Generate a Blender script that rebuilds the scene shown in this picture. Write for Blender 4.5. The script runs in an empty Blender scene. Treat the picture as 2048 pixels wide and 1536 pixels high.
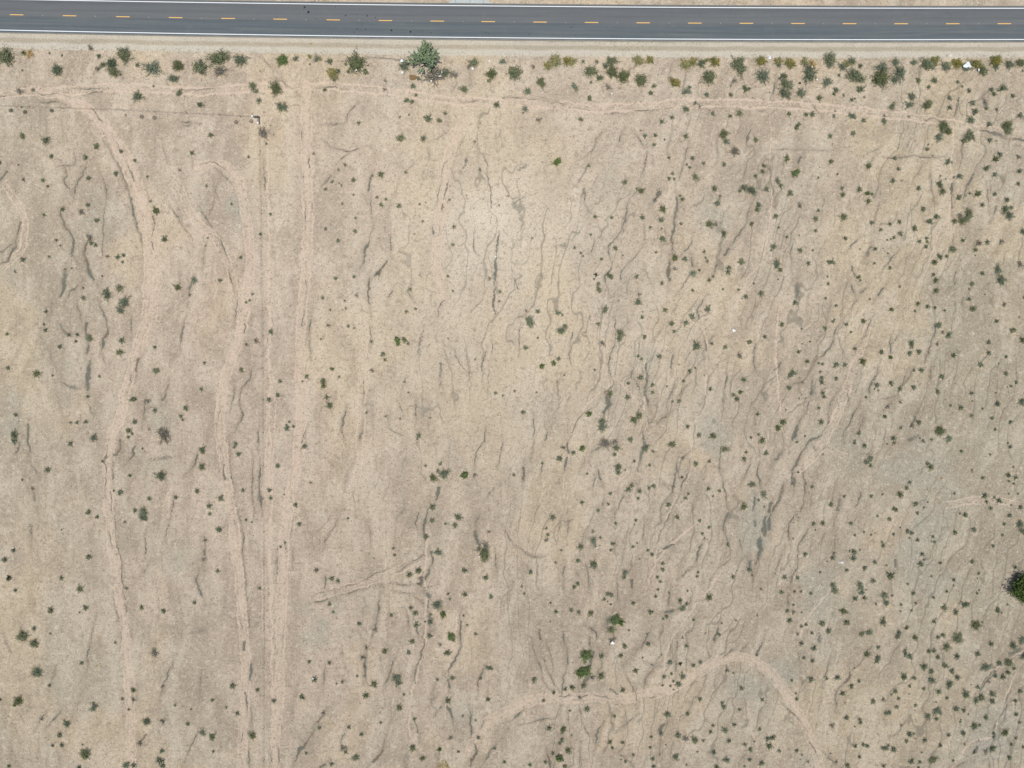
import bpy, math, random
import numpy as np
from mathutils import Vector

R = math.radians
S = 1.0 / 8.457                      # metres per photograph pixel on the ground
def wx(px): return (px - 1024.0) * S
def wy(py): return (768.0 - py) * S

sc = bpy.context.scene
# ---------------------------------------------------------------- camera, sky, sun, exposure
CAM_H = 173.9
cam_data = bpy.data.cameras.new("camera"); cam = bpy.data.objects.new("camera", cam_data)
sc.collection.objects.link(cam); sc.camera = cam
cam.location = (0, 0, CAM_H); cam.rotation_euler = (0, 0, 0)
cam_data.sensor_width = 36.0
cam_data.lens = 36.0 * CAM_H / (2048 * S)
cam_data.clip_start = 1.0; cam_data.clip_end = 6000

SUN_EL, SUN_AZ = R(77.0), R(173.0)    # azimuth clockwise from +Y (north); the sun stands a little right of the bottom edge
world = bpy.data.worlds.new("World"); sc.world = world; world.use_nodes = True
wn = world.node_tree.nodes; wl = world.node_tree.links
bg = wn["Background"]; sky = wn.new("ShaderNodeTexSky"); sky.sky_type = 'NISHITA'
sky.sun_disc = False; sky.sun_elevation = SUN_EL; sky.sun_rotation = SUN_AZ
sky.air_density = 1.0; sky.dust_density = 2.0
wl.new(sky.outputs[0], bg.inputs[0]); bg.inputs[1].default_value = 0.10
sun_d = bpy.data.lights.new("sun", 'SUN'); sun = bpy.data.objects.new("sun", sun_d)
sc.collection.objects.link(sun)
sun_d.energy = 4.0; sun_d.angle = R(0.53); sun_d.color = (1.0, 0.965, 0.91)
sd = Vector((math.sin(SUN_AZ) * math.cos(SUN_EL), math.cos(SUN_AZ) * math.cos(SUN_EL), math.sin(SUN_EL)))
sun.rotation_euler = sd.to_track_quat('Z', 'Y').to_euler(); sun.location = sd * 300
sc.view_settings.view_transform = 'Standard'; sc.view_settings.look = 'None'
sc.view_settings.exposure = 0.0; sc.view_settings.gamma = 1.0

# ---------------------------------------------------------------- survey of the plot
# shrubs: tile origin, then kind letters each followed by x y r triples (4 survey units = 1 px = 0.118 m)
SHRUBS = {
(0,0):"g 60 455 65 195 428 22 828 520 22 915 580 38 1000 440 58 1435 530 45 1610 540 58 1755 470 72 1437 745 28 2025 690 32 968 598 12 400 430 10 o 240 430 26 b 795 455 22 900 510 52 1103 523 20 465 560 52 1228 548 66 1395 630 42 1925 480 52 1105 770 45 1605 840 26 500 445 12 180 565 10 265 720 15 1230 690 12 175 860 10 1008 920 9 93 888 14 207 900 14 418 888 13 d 1765 570 45 730 390 25 160 730 28 785 555 22",
(512,0):"v 220 482 38 g 805 510 74 718 515 13 878 578 24 740 575 15 655 575 22 625 640 17 432 515 9 1745 505 36 1885 592 42 1860 650 16 1665 715 30 160 705 50 552 720 17 1470 968 20 o 512 475 16 1674 508 8 440 350 8 y 430 458 15 615 582 40 b 320 475 25 490 470 30 592 490 26 1190 525 50 1300 630 20 1257 690 24 1975 493 26 1515 585 42 210 855 46 28 808 24 5 730 20 1205 805 24 1250 818 20 1280 760 16 1925 840 27 1512 912 18 1378 950 34 1225 920 11 1150 940 13 823 988 18 d 1430 600 70 1585 600 34 1700 540 20 1035 650 15 1030 718 15 118 1005 8 65 900 8 35 570 8",
(1024,0):"g 20 580 58 630 572 48 795 490 40 800 580 45 890 612 50 1028 645 50 233 662 36 620 790 22 1133 693 17 1110 750 20 1577 612 58 1812 525 62 1747 760 18 88 905 9 552 958 18 1745 930 16 1817 905 28 y 285 528 28 345 485 42 440 485 30 480 497 28 1012 490 36 1100 480 30 1303 662 36 1385 515 38 1440 495 30 1555 485 15 1620 492 34 1990 490 36 b 570 495 18 700 625 30 632 662 14 745 535 25 503 692 34 125 730 30 1515 505 38 1395 730 34 1555 762 23 1865 712 27 1895 712 14 1748 690 10 2005 612 60 105 872 26 1195 975 24 1278 943 20 1390 872 28 1420 700 15 1605 915 20 1500 855 10 d 170 540 18 768 700 28 1775 650 22 215 962 25 335 860 8 1465 825 18 680 500 20",
(1536,0):"y 80 490 28 178 505 38 292 490 28 1330 490 32 1515 505 38 1660 515 36 1815 492 42 625 520 24 1440 520 26 o 350 520 32 b 85 525 22 325 590 68 595 535 36 668 490 35 568 603 17 120 612 32 130 745 52 472 655 40 260 745 40 735 715 32 905 540 48 1050 585 52 1010 640 36 1015 500 36 1160 500 30 1415 530 40 1590 545 35 1820 535 28 1925 515 40 540 725 24 670 800 17 695 790 10 990 850 30 1125 840 32 1145 775 34 1328 645 27 1280 700 18 1517 657 16 1553 692 12 1607 728 20 1450 790 22 1450 865 22 1635 825 24 1655 892 28 1620 960 32 1742 870 17 1870 705 35 1785 720 22 1953 770 20 2015 925 25 1762 1000 24 350 918 24 163 915 20 675 930 32 762 967 20 925 967 27 g 490 485 56 738 530 20 140 675 48 700 612 64 890 625 70 1270 520 56 1710 565 42 2015 500 38 525 755 15 407 787 22 1270 842 40 1195 645 20 1802 757 18 1905 1005 40 1400 1010 45 300 920 18 240 1003 22 d 603 765 14 770 780 12 1735 820 17 1825 880 18 525 933 17 925 930 14 1120 935 12 255 665 8 2035 570 12",
(0,256):"g 185 65 26 775 145 26 1690 62 20 1538 203 18 1655 465 13 1252 660 30 1425 1272 28 962 1280 30 b 375 98 32 415 228 20 688 235 24 0 280 18 970 190 18 1080 260 16 345 422 18 385 468 14 148 292 9 930 368 22 713 403 20 1180 390 12 1990 233 13 1855 612 14 505 652 22 708 620 20 355 695 16 782 742 22 1318 888 26 455 900 16 488 942 10 395 1028 12 185 1055 24 735 925 20 770 940 18 943 1035 22 990 1020 18 980 1073 13 578 1122 10 525 1130 10 820 1185 12 1928 1038 16 1555 1215 28 1765 1222 18 860 1325 45 1000 1390 45 965 1455 34 672 1360 20 672 1280 12 370 1470 18 1970 1395 12 2000 1380 12 1665 880 9 1645 945 9 d 190 415 18 1440 340 14 655 672 26 1205 585 14 725 880 30 862 1030 16 2020 1330 14 1520 1335 14 125 1150 14",
(512,256):"g 1160 80 34 1000 372 26 780 418 18 1535 1188 13 b 85 128 12 1340 85 26 932 382 12 685 462 12 558 492 16 610 432 16 1198 355 14 1792 335 16 783 535 12 692 608 12 968 555 14 1040 572 16 1003 618 20 1145 625 22 1310 612 12 1360 598 9 1550 578 12 798 722 13 558 808 16 797 828 18 658 903 18 38 850 16 118 690 15 1585 792 18 1575 938 16 785 1192 16 640 1205 18 535 1360 15 710 1382 11 595 1457 12 1235 1292 16 1280 1448 15 1205 1470 18 1955 1310 16 1575 1305 12 1945 1385 12 d 60 40 40 1750 112 14 668 445 10 662 338 14 715 300 18 462 208 12 145 55 8 980 1165 24 805 1340 16 718 1445 12 1870 1205 18 1335 750 14 1270 850 10 1945 620 12 1685 540 10 2015 545 12",
(1024,256):"v 362 268 26 g 1388 72 20 1950 100 20 1690 50 36 1255 240 14 2015 305 18 2005 348 18 1465 392 28 1030 502 26 1618 492 25 1360 575 18 1203 648 30 1958 655 20 1575 768 30 1915 770 20 828 965 18 715 1048 14 1300 1040 28 1498 1138 12 1832 1065 28 1200 1245 16 1576 1220 15 1445 1300 13 1810 1295 12 1992 1328 22 1223 1457 18 b 612 303 18 1062 68 20 1145 62 18 1135 135 16 1712 108 28 1442 245 20 1535 285 16 1397 295 12 1418 318 14 1695 292 20 1945 385 18 902 440 22 1282 368 16 1255 408 18 1295 412 14 998 488 14 1850 475 28 1820 505 18 1912 495 42 2035 495 22 1342 545 14 1640 600 28 1968 618 24 665 710 20 797 718 16 1040 718 22 1192 742 24 1103 800 16 1197 805 12 1200 885 26 1350 770 14 1692 845 26 632 855 14 160 882 12 500 958 14 550 1000 12 570 1025 11 885 1020 10 1150 998 12 1380 1050 24 1535 990 16 1548 1040 12 1562 1068 16 783 1185 30 998 1192 20 1445 1160 28 1732 1118 22 1728 1155 24 688 1248 18 693 1292 28 1610 1190 12 1870 1350 20 1840 1365 8 1010 1390 28 745 1450 28 1565 1445 28 1440 1508 26 205 1472 20 370 1482 24 403 1497 12 1040 1515 16 1045 1472 8 140 1525 30 k 672 1175 14 655 1210 7 1345 1213 2 d 1030 25 10 1780 185 36 1170 520 28 1140 575 16 1660 550 16 1625 775 22 1300 1130 18 1018 1335 16 115 1465 14",
(1536,256):"g 222 5 18 1400 5 34 1440 30 30 1610 60 42 1565 105 24 1910 5 42 1272 170 16 1817 248 26 150 250 24 500 270 20 798 308 24 555 372 10 1392 508 26 597 535 20 728 493 20 800 588 20 1675 525 28 1612 525 12 1522 562 22 60 705 20 600 712 30 975 773 15 1048 753 16 1170 805 24 1598 680 34 1590 722 30 1550 740 34 1490 750 20 617 887 17 1005 878 14 1270 912 14 1263 953 16 1655 978 16 1475 968 28 1425 1028 14 1330 1078 24 95 1138 18 1320 1175 15 1338 1220 24 1343 1305 22 722 1195 18 480 1248 14 985 1452 18 1195 1405 18 1335 1438 14 1640 1448 24 2045 1358 14 1170 1465 12 v 215 360 26 795 525 16 b 497 68 20 678 43 22 1362 75 35 1768 100 22 1822 105 8 1850 215 25 1745 320 26 2008 348 22 1812 375 24 1010 245 20 1437 268 26 1042 332 18 997 425 22 1530 385 26 1370 450 30 75 425 28 100 465 22 175 518 26 590 485 18 830 530 12 1202 487 22 1997 448 18 1810 532 18 1908 578 24 1710 618 20 1238 652 22 400 663 16 380 730 22 380 822 16 828 762 20 897 815 16 1290 745 26 1345 712 24 1890 650 34 1925 700 36 1945 640 18 2035 830 26 1055 845 22 148 872 16 85 800 12 980 890 10 950 897 10 1210 910 18 1265 885 16 1555 900 20 1750 915 22 40 955 24 25 980 12 255 978 22 855 970 18 735 970 8 1370 1030 26 70 1080 30 65 1110 22 320 1085 20 498 1070 30 850 1085 12 972 1120 16 1832 1132 36 1860 1215 42 1710 1165 20 735 1220 12 475 1188 10 82 1212 10 1628 1250 20 1605 1372 20 215 1400 24 540 1422 14 460 1362 14 1272 1428 20 1410 1462 12 250 860 8 d 2000 235 20 250 625 24 1530 705 25 1860 912 22 1680 920 28 1608 1290 12 1052 1270 14 1885 1415 20 815 1370 12 2010 1090 30",
(0,640):"g 720 140 30 1252 402 28 1935 402 18 1072 632 26 1618 1175 26 182 1280 10 1032 885 22 300 428 30 963 257 28 b 365 85 20 355 35 12 555 122 18 620 120 18 610 172 14 482 213 20 60 115 14 975 165 26 1243 218 16 70 385 18 1638 345 16 797 452 14 1612 553 18 423 445 12 705 612 16 1488 707 24 1450 770 18 1463 798 14 1240 722 20 128 760 18 620 820 16 690 815 20 1083 818 22 118 918 34 118 972 26 752 940 30 1028 938 15 1062 912 12 568 990 24 1888 987 18 1878 1015 14 1622 1037 30 1912 1072 22 385 1200 26 820 1130 14 1140 1028 10 1042 1245 18 1290 1240 42 1580 1368 22 1948 1362 18 962 1380 26 910 1365 12 1408 1420 18 1197 1427 20 1770 1425 26 1678 1490 24 1082 1520 20 1150 1522 30 712 1528 16 d 568 820 15 1320 915 52 1290 880 24 1185 650 20 1195 875 12 1975 200 16 265 1350 16",
(512,640):"v 1132 160 20 1137 190 16 1672 1240 26 g 1188 162 24 1032 320 14 610 393 18 537 492 24 540 530 24 590 685 26 1418 1258 30 b 120 98 24 738 50 14 785 65 10 520 153 11 1217 190 16 1015 275 22 668 455 12 407 452 22 372 492 10 195 490 18 175 602 20 103 638 22 568 618 24 1187 495 10 1220 582 10 1153 790 10 1395 783 9 267 815 12 250 870 24 300 853 14 245 845 12 1917 585 15 392 1010 22 1305 928 22 1290 955 10 178 1168 20 1357 1168 12 1478 1150 15 1505 1225 42 110 1362 20 120 1425 18 318 1480 22 1410 1495 26 225 1395 8 885 742 12 1975 605 10 d 5 170 24 578 45 18 928 175 16 930 405 20 438 1300 12 1750 1240 18 1455 1210 20",
(1024,640):"v 335 347 18 238 372 18 1825 578 14 617 752 20 562 1025 20 g 140 20 36 870 115 34 1060 137 18 1275 30 20 1898 178 20 785 590 24 1795 632 20 1015 765 30 972 795 28 1965 755 15 1605 925 26 1997 968 26 1275 995 26 835 1020 28 1700 1030 28 1358 1258 13 1852 1490 28 b 395 85 36 425 50 22 688 32 18 110 225 22 370 312 22 855 95 20 855 155 20 1392 25 26 1298 92 16 1475 205 34 1597 190 15 1705 218 20 2020 135 18 1180 293 22 1010 290 16 1035 312 16 1850 480 22 1418 410 20 1465 382 12 1372 487 15 1028 460 26 930 508 16 925 615 22 1122 520 18 1125 580 18 1585 555 18 1773 597 16 1283 653 13 1332 650 17 1240 530 10 20 568 12 90 737 20 195 578 9 720 810 36 722 855 36 1405 853 18 1493 920 20 1910 940 13 1970 918 15 947 958 24 820 1078 18 490 1062 20 1073 1022 28 2030 1065 22 1870 1058 17 1855 1110 22 378 1110 26 1468 1148 22 1578 1130 16 850 1170 28 848 1220 24 978 1128 14 1100 1162 15 240 1145 12 15 1240 15 1920 1312 28 955 1325 22 925 1355 24 1020 1370 20 1130 1325 20 1095 1345 16 788 1388 16 1570 1350 18 1658 1365 15 1605 1410 11 1408 1388 13 1388 1425 16 2008 1390 28 1970 1440 13 560 1460 20 1010 1425 15 1250 1475 22 690 1522 17 770 1470 14 905 1200 10 660 400 12 600 1230 12 d 720 185 24 820 975 24 412 1020 20 1127 1052 15 740 980 40 1365 1105 14 1820 290 26",
(1536,640):"v 980 300 14 933 773 13 78 865 20 g 110 38 20 760 12 20 2035 165 24 243 257 16 315 333 18 755 330 28 905 255 20 1940 530 12 1055 553 17 1355 573 18 115 818 26 1060 862 13 1370 878 42 1300 1180 22 1055 1398 26 1013 1515 22 1955 85 24 b 517 15 14 455 65 20 622 35 18 660 98 12 1360 38 28 1825 8 20 1438 120 28 335 172 12 273 190 8 695 228 18 1145 190 28 1760 180 22 1760 265 22 1205 255 24 1130 270 22 1480 283 24 540 360 26 613 362 22 435 355 14 405 345 12 1900 295 15 1697 362 24 188 425 34 168 543 22 427 465 20 427 498 20 418 415 13 545 470 18 1167 403 14 1223 403 22 1900 428 20 1980 500 16 1388 455 24 868 520 22 980 508 24 1163 540 22 880 565 10 1625 583 18 1632 648 9 1815 580 10 438 585 18 445 615 18 780 617 12 403 703 15 1830 672 24 2028 650 32 1460 685 14 1540 705 26 1625 768 16 1787 787 17 1930 817 18 425 818 24 1205 820 24 1812 873 15 1445 945 30 723 905 20 1240 970 17 1215 945 10 998 945 24 230 978 12 690 985 15 770 1005 20 950 992 10 1935 1015 17 1915 985 10 1543 1050 16 815 1105 28 785 1140 24 820 1165 17 1275 1150 20 240 1218 11 1960 1175 11 1920 1240 24 1980 1260 20 1965 1310 12 1925 1290 12 1716 1262 16 1132 1298 18 1107 1343 20 352 1335 17 1490 1390 12 825 1410 16 610 1412 14 500 1475 20 1178 1472 22 1277 1457 10 1245 1500 12 1730 1405 26 1745 1455 17 1780 1505 18 1845 1445 24 1810 1420 14 1925 1390 10 2000 1390 10 2018 1495 20 o 1388 1268 8 d 1395 100 16 1350 195 18 1058 660 16 955 695 18 1150 850 18 1005 985 18 1773 1075 13 195 1310 15 915 1395 12",
(0,1024):"g 412 787 25 188 985 44 280 1045 34 155 1505 36 5 1500 14 1068 1425 20 1135 762 18 645 610 28 k 73 527 20 b 710 5 20 780 40 17 110 307 20 40 382 24 715 355 24 125 627 16 497 528 20 1150 5 36 1150 45 34 495 140 8 1755 140 26 1680 15 16 1745 470 18 1970 62 13 2018 80 10 692 765 24 640 802 10 278 930 20 305 1275 48 1312 787 22 1560 725 17 657 1205 18 400 1385 14 980 1495 14 1860 1390 26 1702 1505 16 750 1528 15 495 960 6 o 775 1230 8 d 1000 80 14 1015 610 16 405 970 12 1072 1500 18 1243 1125 30 1305 1390 16 1645 225 18 1630 380 14 925 1045 14",
(512,1024):"v 1497 815 22 1560 990 28 g 1825 330 52 1230 500 24 1303 470 26 1575 1020 20 1253 1032 22 1030 1110 22 1530 1127 24 428 1195 15 945 1372 28 883 1467 26 15 1420 15 1535 1508 24 1855 1495 18 b 348 97 20 738 48 12 1407 65 22 1515 92 12 1618 38 28 1590 105 24 1363 198 24 1460 318 30 1100 288 13 1112 342 15 198 278 14 235 245 12 485 465 20 608 532 22 657 550 18 1670 468 26 1838 525 26 33 608 16 592 735 18 620 800 13 1538 655 13 1550 697 12 1672 660 22 1882 675 20 1447 738 42 1240 765 20 1275 805 24 1083 825 18 825 893 20 1285 905 26 1390 880 22 1352 878 10 1390 990 24 1395 820 14 1660 828 12 1758 975 17 1222 1120 20 588 1205 17 1870 1245 28 1797 1330 14 1127 1315 42 1140 1360 30 1570 1328 20 1450 1340 14 470 1338 24 370 1480 24 1185 1458 13 145 1508 20 810 1310 12 645 1372 10 d 1862 158 14 1835 265 30 1780 300 25 1405 318 16 1320 535 22 1305 575 18 885 1085 20 955 940 18 855 1165 22 690 1360 16 1475 1060 16 870 1235 14",
(1024,1024):"v 825 850 36 868 880 24 592 1140 40 570 1265 44 g 287 183 13 548 280 22 1320 40 18 628 806 24 795 935 32 1655 977 14 900 1070 20 873 1150 18 710 1310 26 988 1270 20 482 1402 22 332 1442 15 1575 682 24 b 325 40 24 652 232 34 705 203 14 703 268 8 830 90 15 805 255 20 790 305 14 965 277 15 990 65 14 977 98 9 1500 70 16 1575 120 14 1522 172 15 1725 262 17 528 388 20 652 415 34 1085 305 15 1118 340 18 1205 410 16 1205 458 18 1020 375 8 152 482 20 900 490 28 895 520 18 1163 520 15 1185 557 15 1168 620 14 1488 482 12 1478 515 13 1765 517 18 1895 460 22 1920 505 12 528 572 18 498 600 20 78 597 12 100 652 12 765 655 20 795 660 20 740 695 16 765 715 8 790 738 11 1148 675 17 970 728 20 1345 708 22 1365 765 28 1398 735 17 1405 632 10 352 797 17 472 785 18 532 802 20 1108 800 24 1238 835 17 1208 855 12 1450 862 15 1960 825 10 935 945 10 1087 1055 20 1393 1070 18 715 1150 24 1260 1200 22 1450 1225 17 1505 1200 17 1215 1315 18 1275 1292 14 1362 1310 28 1330 1372 26 1290 1350 14 1268 1390 12 1205 1385 12 175 1342 24 572 1390 20 428 1415 18 885 1425 22 252 1505 15 1832 1408 19 1503 1497 20 2000 1500 18 1768 1285 11 1680 1525 16 1955 1145 12 k 1345 1213 14 d 275 225 18 275 130 14 648 155 16 1790 865 12 800 1020 32 1365 1003 12 1720 1265 17 540 1480 18 640 1320 24 1990 615 14",
(1536,1024):"g 435 87 20 530 622 30 770 688 17 603 790 28 630 882 24 748 972 20 1170 1003 22 1655 898 38 1515 1000 44 1425 1075 34 788 1135 24 1108 928 17 1378 408 14 1427 635 12 1282 1112 17 1920 1195 36 595 1450 20 1700 1475 30 b 360 92 20 662 88 17 692 185 13 765 160 12 825 183 11 970 55 18 1193 8 17 1575 22 22 1535 12 12 1930 28 20 1885 95 17 2010 90 36 2035 150 28 1645 140 22 1495 165 22 1115 155 20 1148 168 20 1003 180 15 1318 195 15 1330 240 15 1195 225 18 1872 183 14 1797 272 15 918 270 20 912 240 10 293 338 20 685 320 26 680 370 26 733 303 9 650 310 12 515 365 22 472 395 8 1233 338 20 1222 415 24 850 402 20 1630 395 20 768 450 22 625 465 17 415 480 12 975 505 34 1975 442 18 1685 493 13 130 522 20 235 522 18 838 550 24 1305 513 11 1483 540 18 515 580 24 735 590 34 750 640 24 340 650 16 262 635 13 210 635 14 105 640 20 925 660 30 942 722 26 692 690 24 1160 650 20 1672 650 13 1320 682 14 1063 738 13 1180 730 14 1145 787 13 1405 765 26 1573 735 32 1500 802 26 150 788 18 200 740 12 430 890 26 170 865 24 915 872 30 1325 875 18 1340 852 9 1835 785 24 480 950 24 268 915 16 302 900 16 808 958 28 350 965 16 1045 965 24 1030 995 24 1395 982 20 1357 998 18 265 1050 22 368 1088 24 880 1082 18 875 1165 26 870 1195 20 1095 1125 28 1130 1155 26 1325 1110 20 1355 1158 20 1510 1155 26 1675 1135 24 1782 1055 24 1960 1065 32 2030 1020 34 2040 1150 28 285 1165 16 355 1190 18 690 1245 10 1245 1230 30 1412 1228 26 1745 1235 40 1848 1210 24 1305 1275 24 1470 1272 24 1512 1322 24 1305 1340 32 1085 1315 28 1165 1325 18 550 1322 24 342 1340 26 725 1352 15 190 1345 14 663 1390 22 1132 1393 15 1243 1413 17 1362 1437 24 1445 1375 32 1018 1437 20 985 1460 11 1043 1492 16 1430 1487 15 1578 1455 32 1675 1400 20 1815 1310 20 1875 1318 24 1915 1280 22 1965 1252 16 1790 1450 28 1660 1500 28 1790 1510 24 2010 1430 20 1975 1510 18 840 1515 22 228 1495 17 222 1450 12 470 1330 15 d 525 330 16 1482 588 11 988 668 14 860 735 14 200 800 18 235 975 16 920 1500 18",
(0,1408):"b 758 22 34 1178 132 36 1508 158 18 1812 25 15 1902 72 20 540 150 32 1622 222 28 1700 255 30 485 245 24 500 328 20 422 332 15 1298 375 22 1280 445 32 1305 492 24 1010 485 30 1070 490 24 1708 378 14 640 505 20 1032 42 12 1405 8 12 1530 40 10 665 322 10 g 690 392 44 2022 245 30 75 492 14 120 5 16 d 1305 135 24 1120 315 24 340 120 14",
(512,1408):"b 508 190 17 745 185 18 843 240 18 997 148 13 1268 118 16 402 392 13 605 480 18 1778 268 17 1988 462 15 1755 128 10 720 380 18 1910 355 12 g 1150 30 24 800 420 28 1252 348 26 1335 430 22 1620 378 13 v 1470 360 15 d 1558 268 20 540 70 16 700 345 28",
(1024,1408):"v 378 430 26 g 820 95 14 410 198 28 448 368 24 420 495 17 785 303 18 885 305 14 1462 285 30 1635 505 20 b 602 42 24 1242 78 28 1403 78 18 1690 20 24 1818 45 15 297 192 24 478 250 8 462 52 12 400 292 22 380 312 16 325 395 18 268 462 17 145 485 18 803 348 14 905 457 14 1113 262 15 1325 250 26 1608 172 16 1588 222 18 1702 203 28 1778 165 18 1982 198 15 1735 292 20 1615 385 22 1862 322 18 1905 365 20 1940 300 10 1715 442 28 1900 445 18 1992 470 24 2040 275 22 1310 418 28 1125 438 20 1132 498 18 970 405 12 1105 345 14 1190 235 18 d 1385 275 26 1530 292 15 1182 405 12 1395 485 12",
(1536,1408):"g 10 335 24 1890 222 28 1312 440 34 632 490 20 b 38 268 24 10 275 12 228 372 18 627 108 20 733 125 18 738 148 16 695 180 8 698 335 18 760 322 18 790 335 18 935 350 28 1000 360 24 960 330 14 945 75 20 970 66 18 1028 20 17 1178 10 15 1278 98 28 1345 50 38 1345 115 18 1375 70 15 1500 40 24 1562 48 20 1540 122 9 1130 240 26 1165 240 12 1105 295 18 1253 290 20 1440 245 18 1555 230 22 1645 168 30 1735 105 22 1690 165 15 1600 80 9 1378 328 18 1800 235 18 1800 262 14 1980 82 18 2008 145 14 1790 350 28 1943 320 15 2040 342 14 1925 425 22 1145 455 26 1212 462 17 1480 452 13 1228 388 9 730 422 14 500 395 8 1200 505 14 d 510 170 20 1065 168 12 1570 320 12 1735 375 18 1978 270 15 920 490 20 270 405 12 320 460 12 90 375 18 545 460 14 1650 380 20",
}
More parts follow.
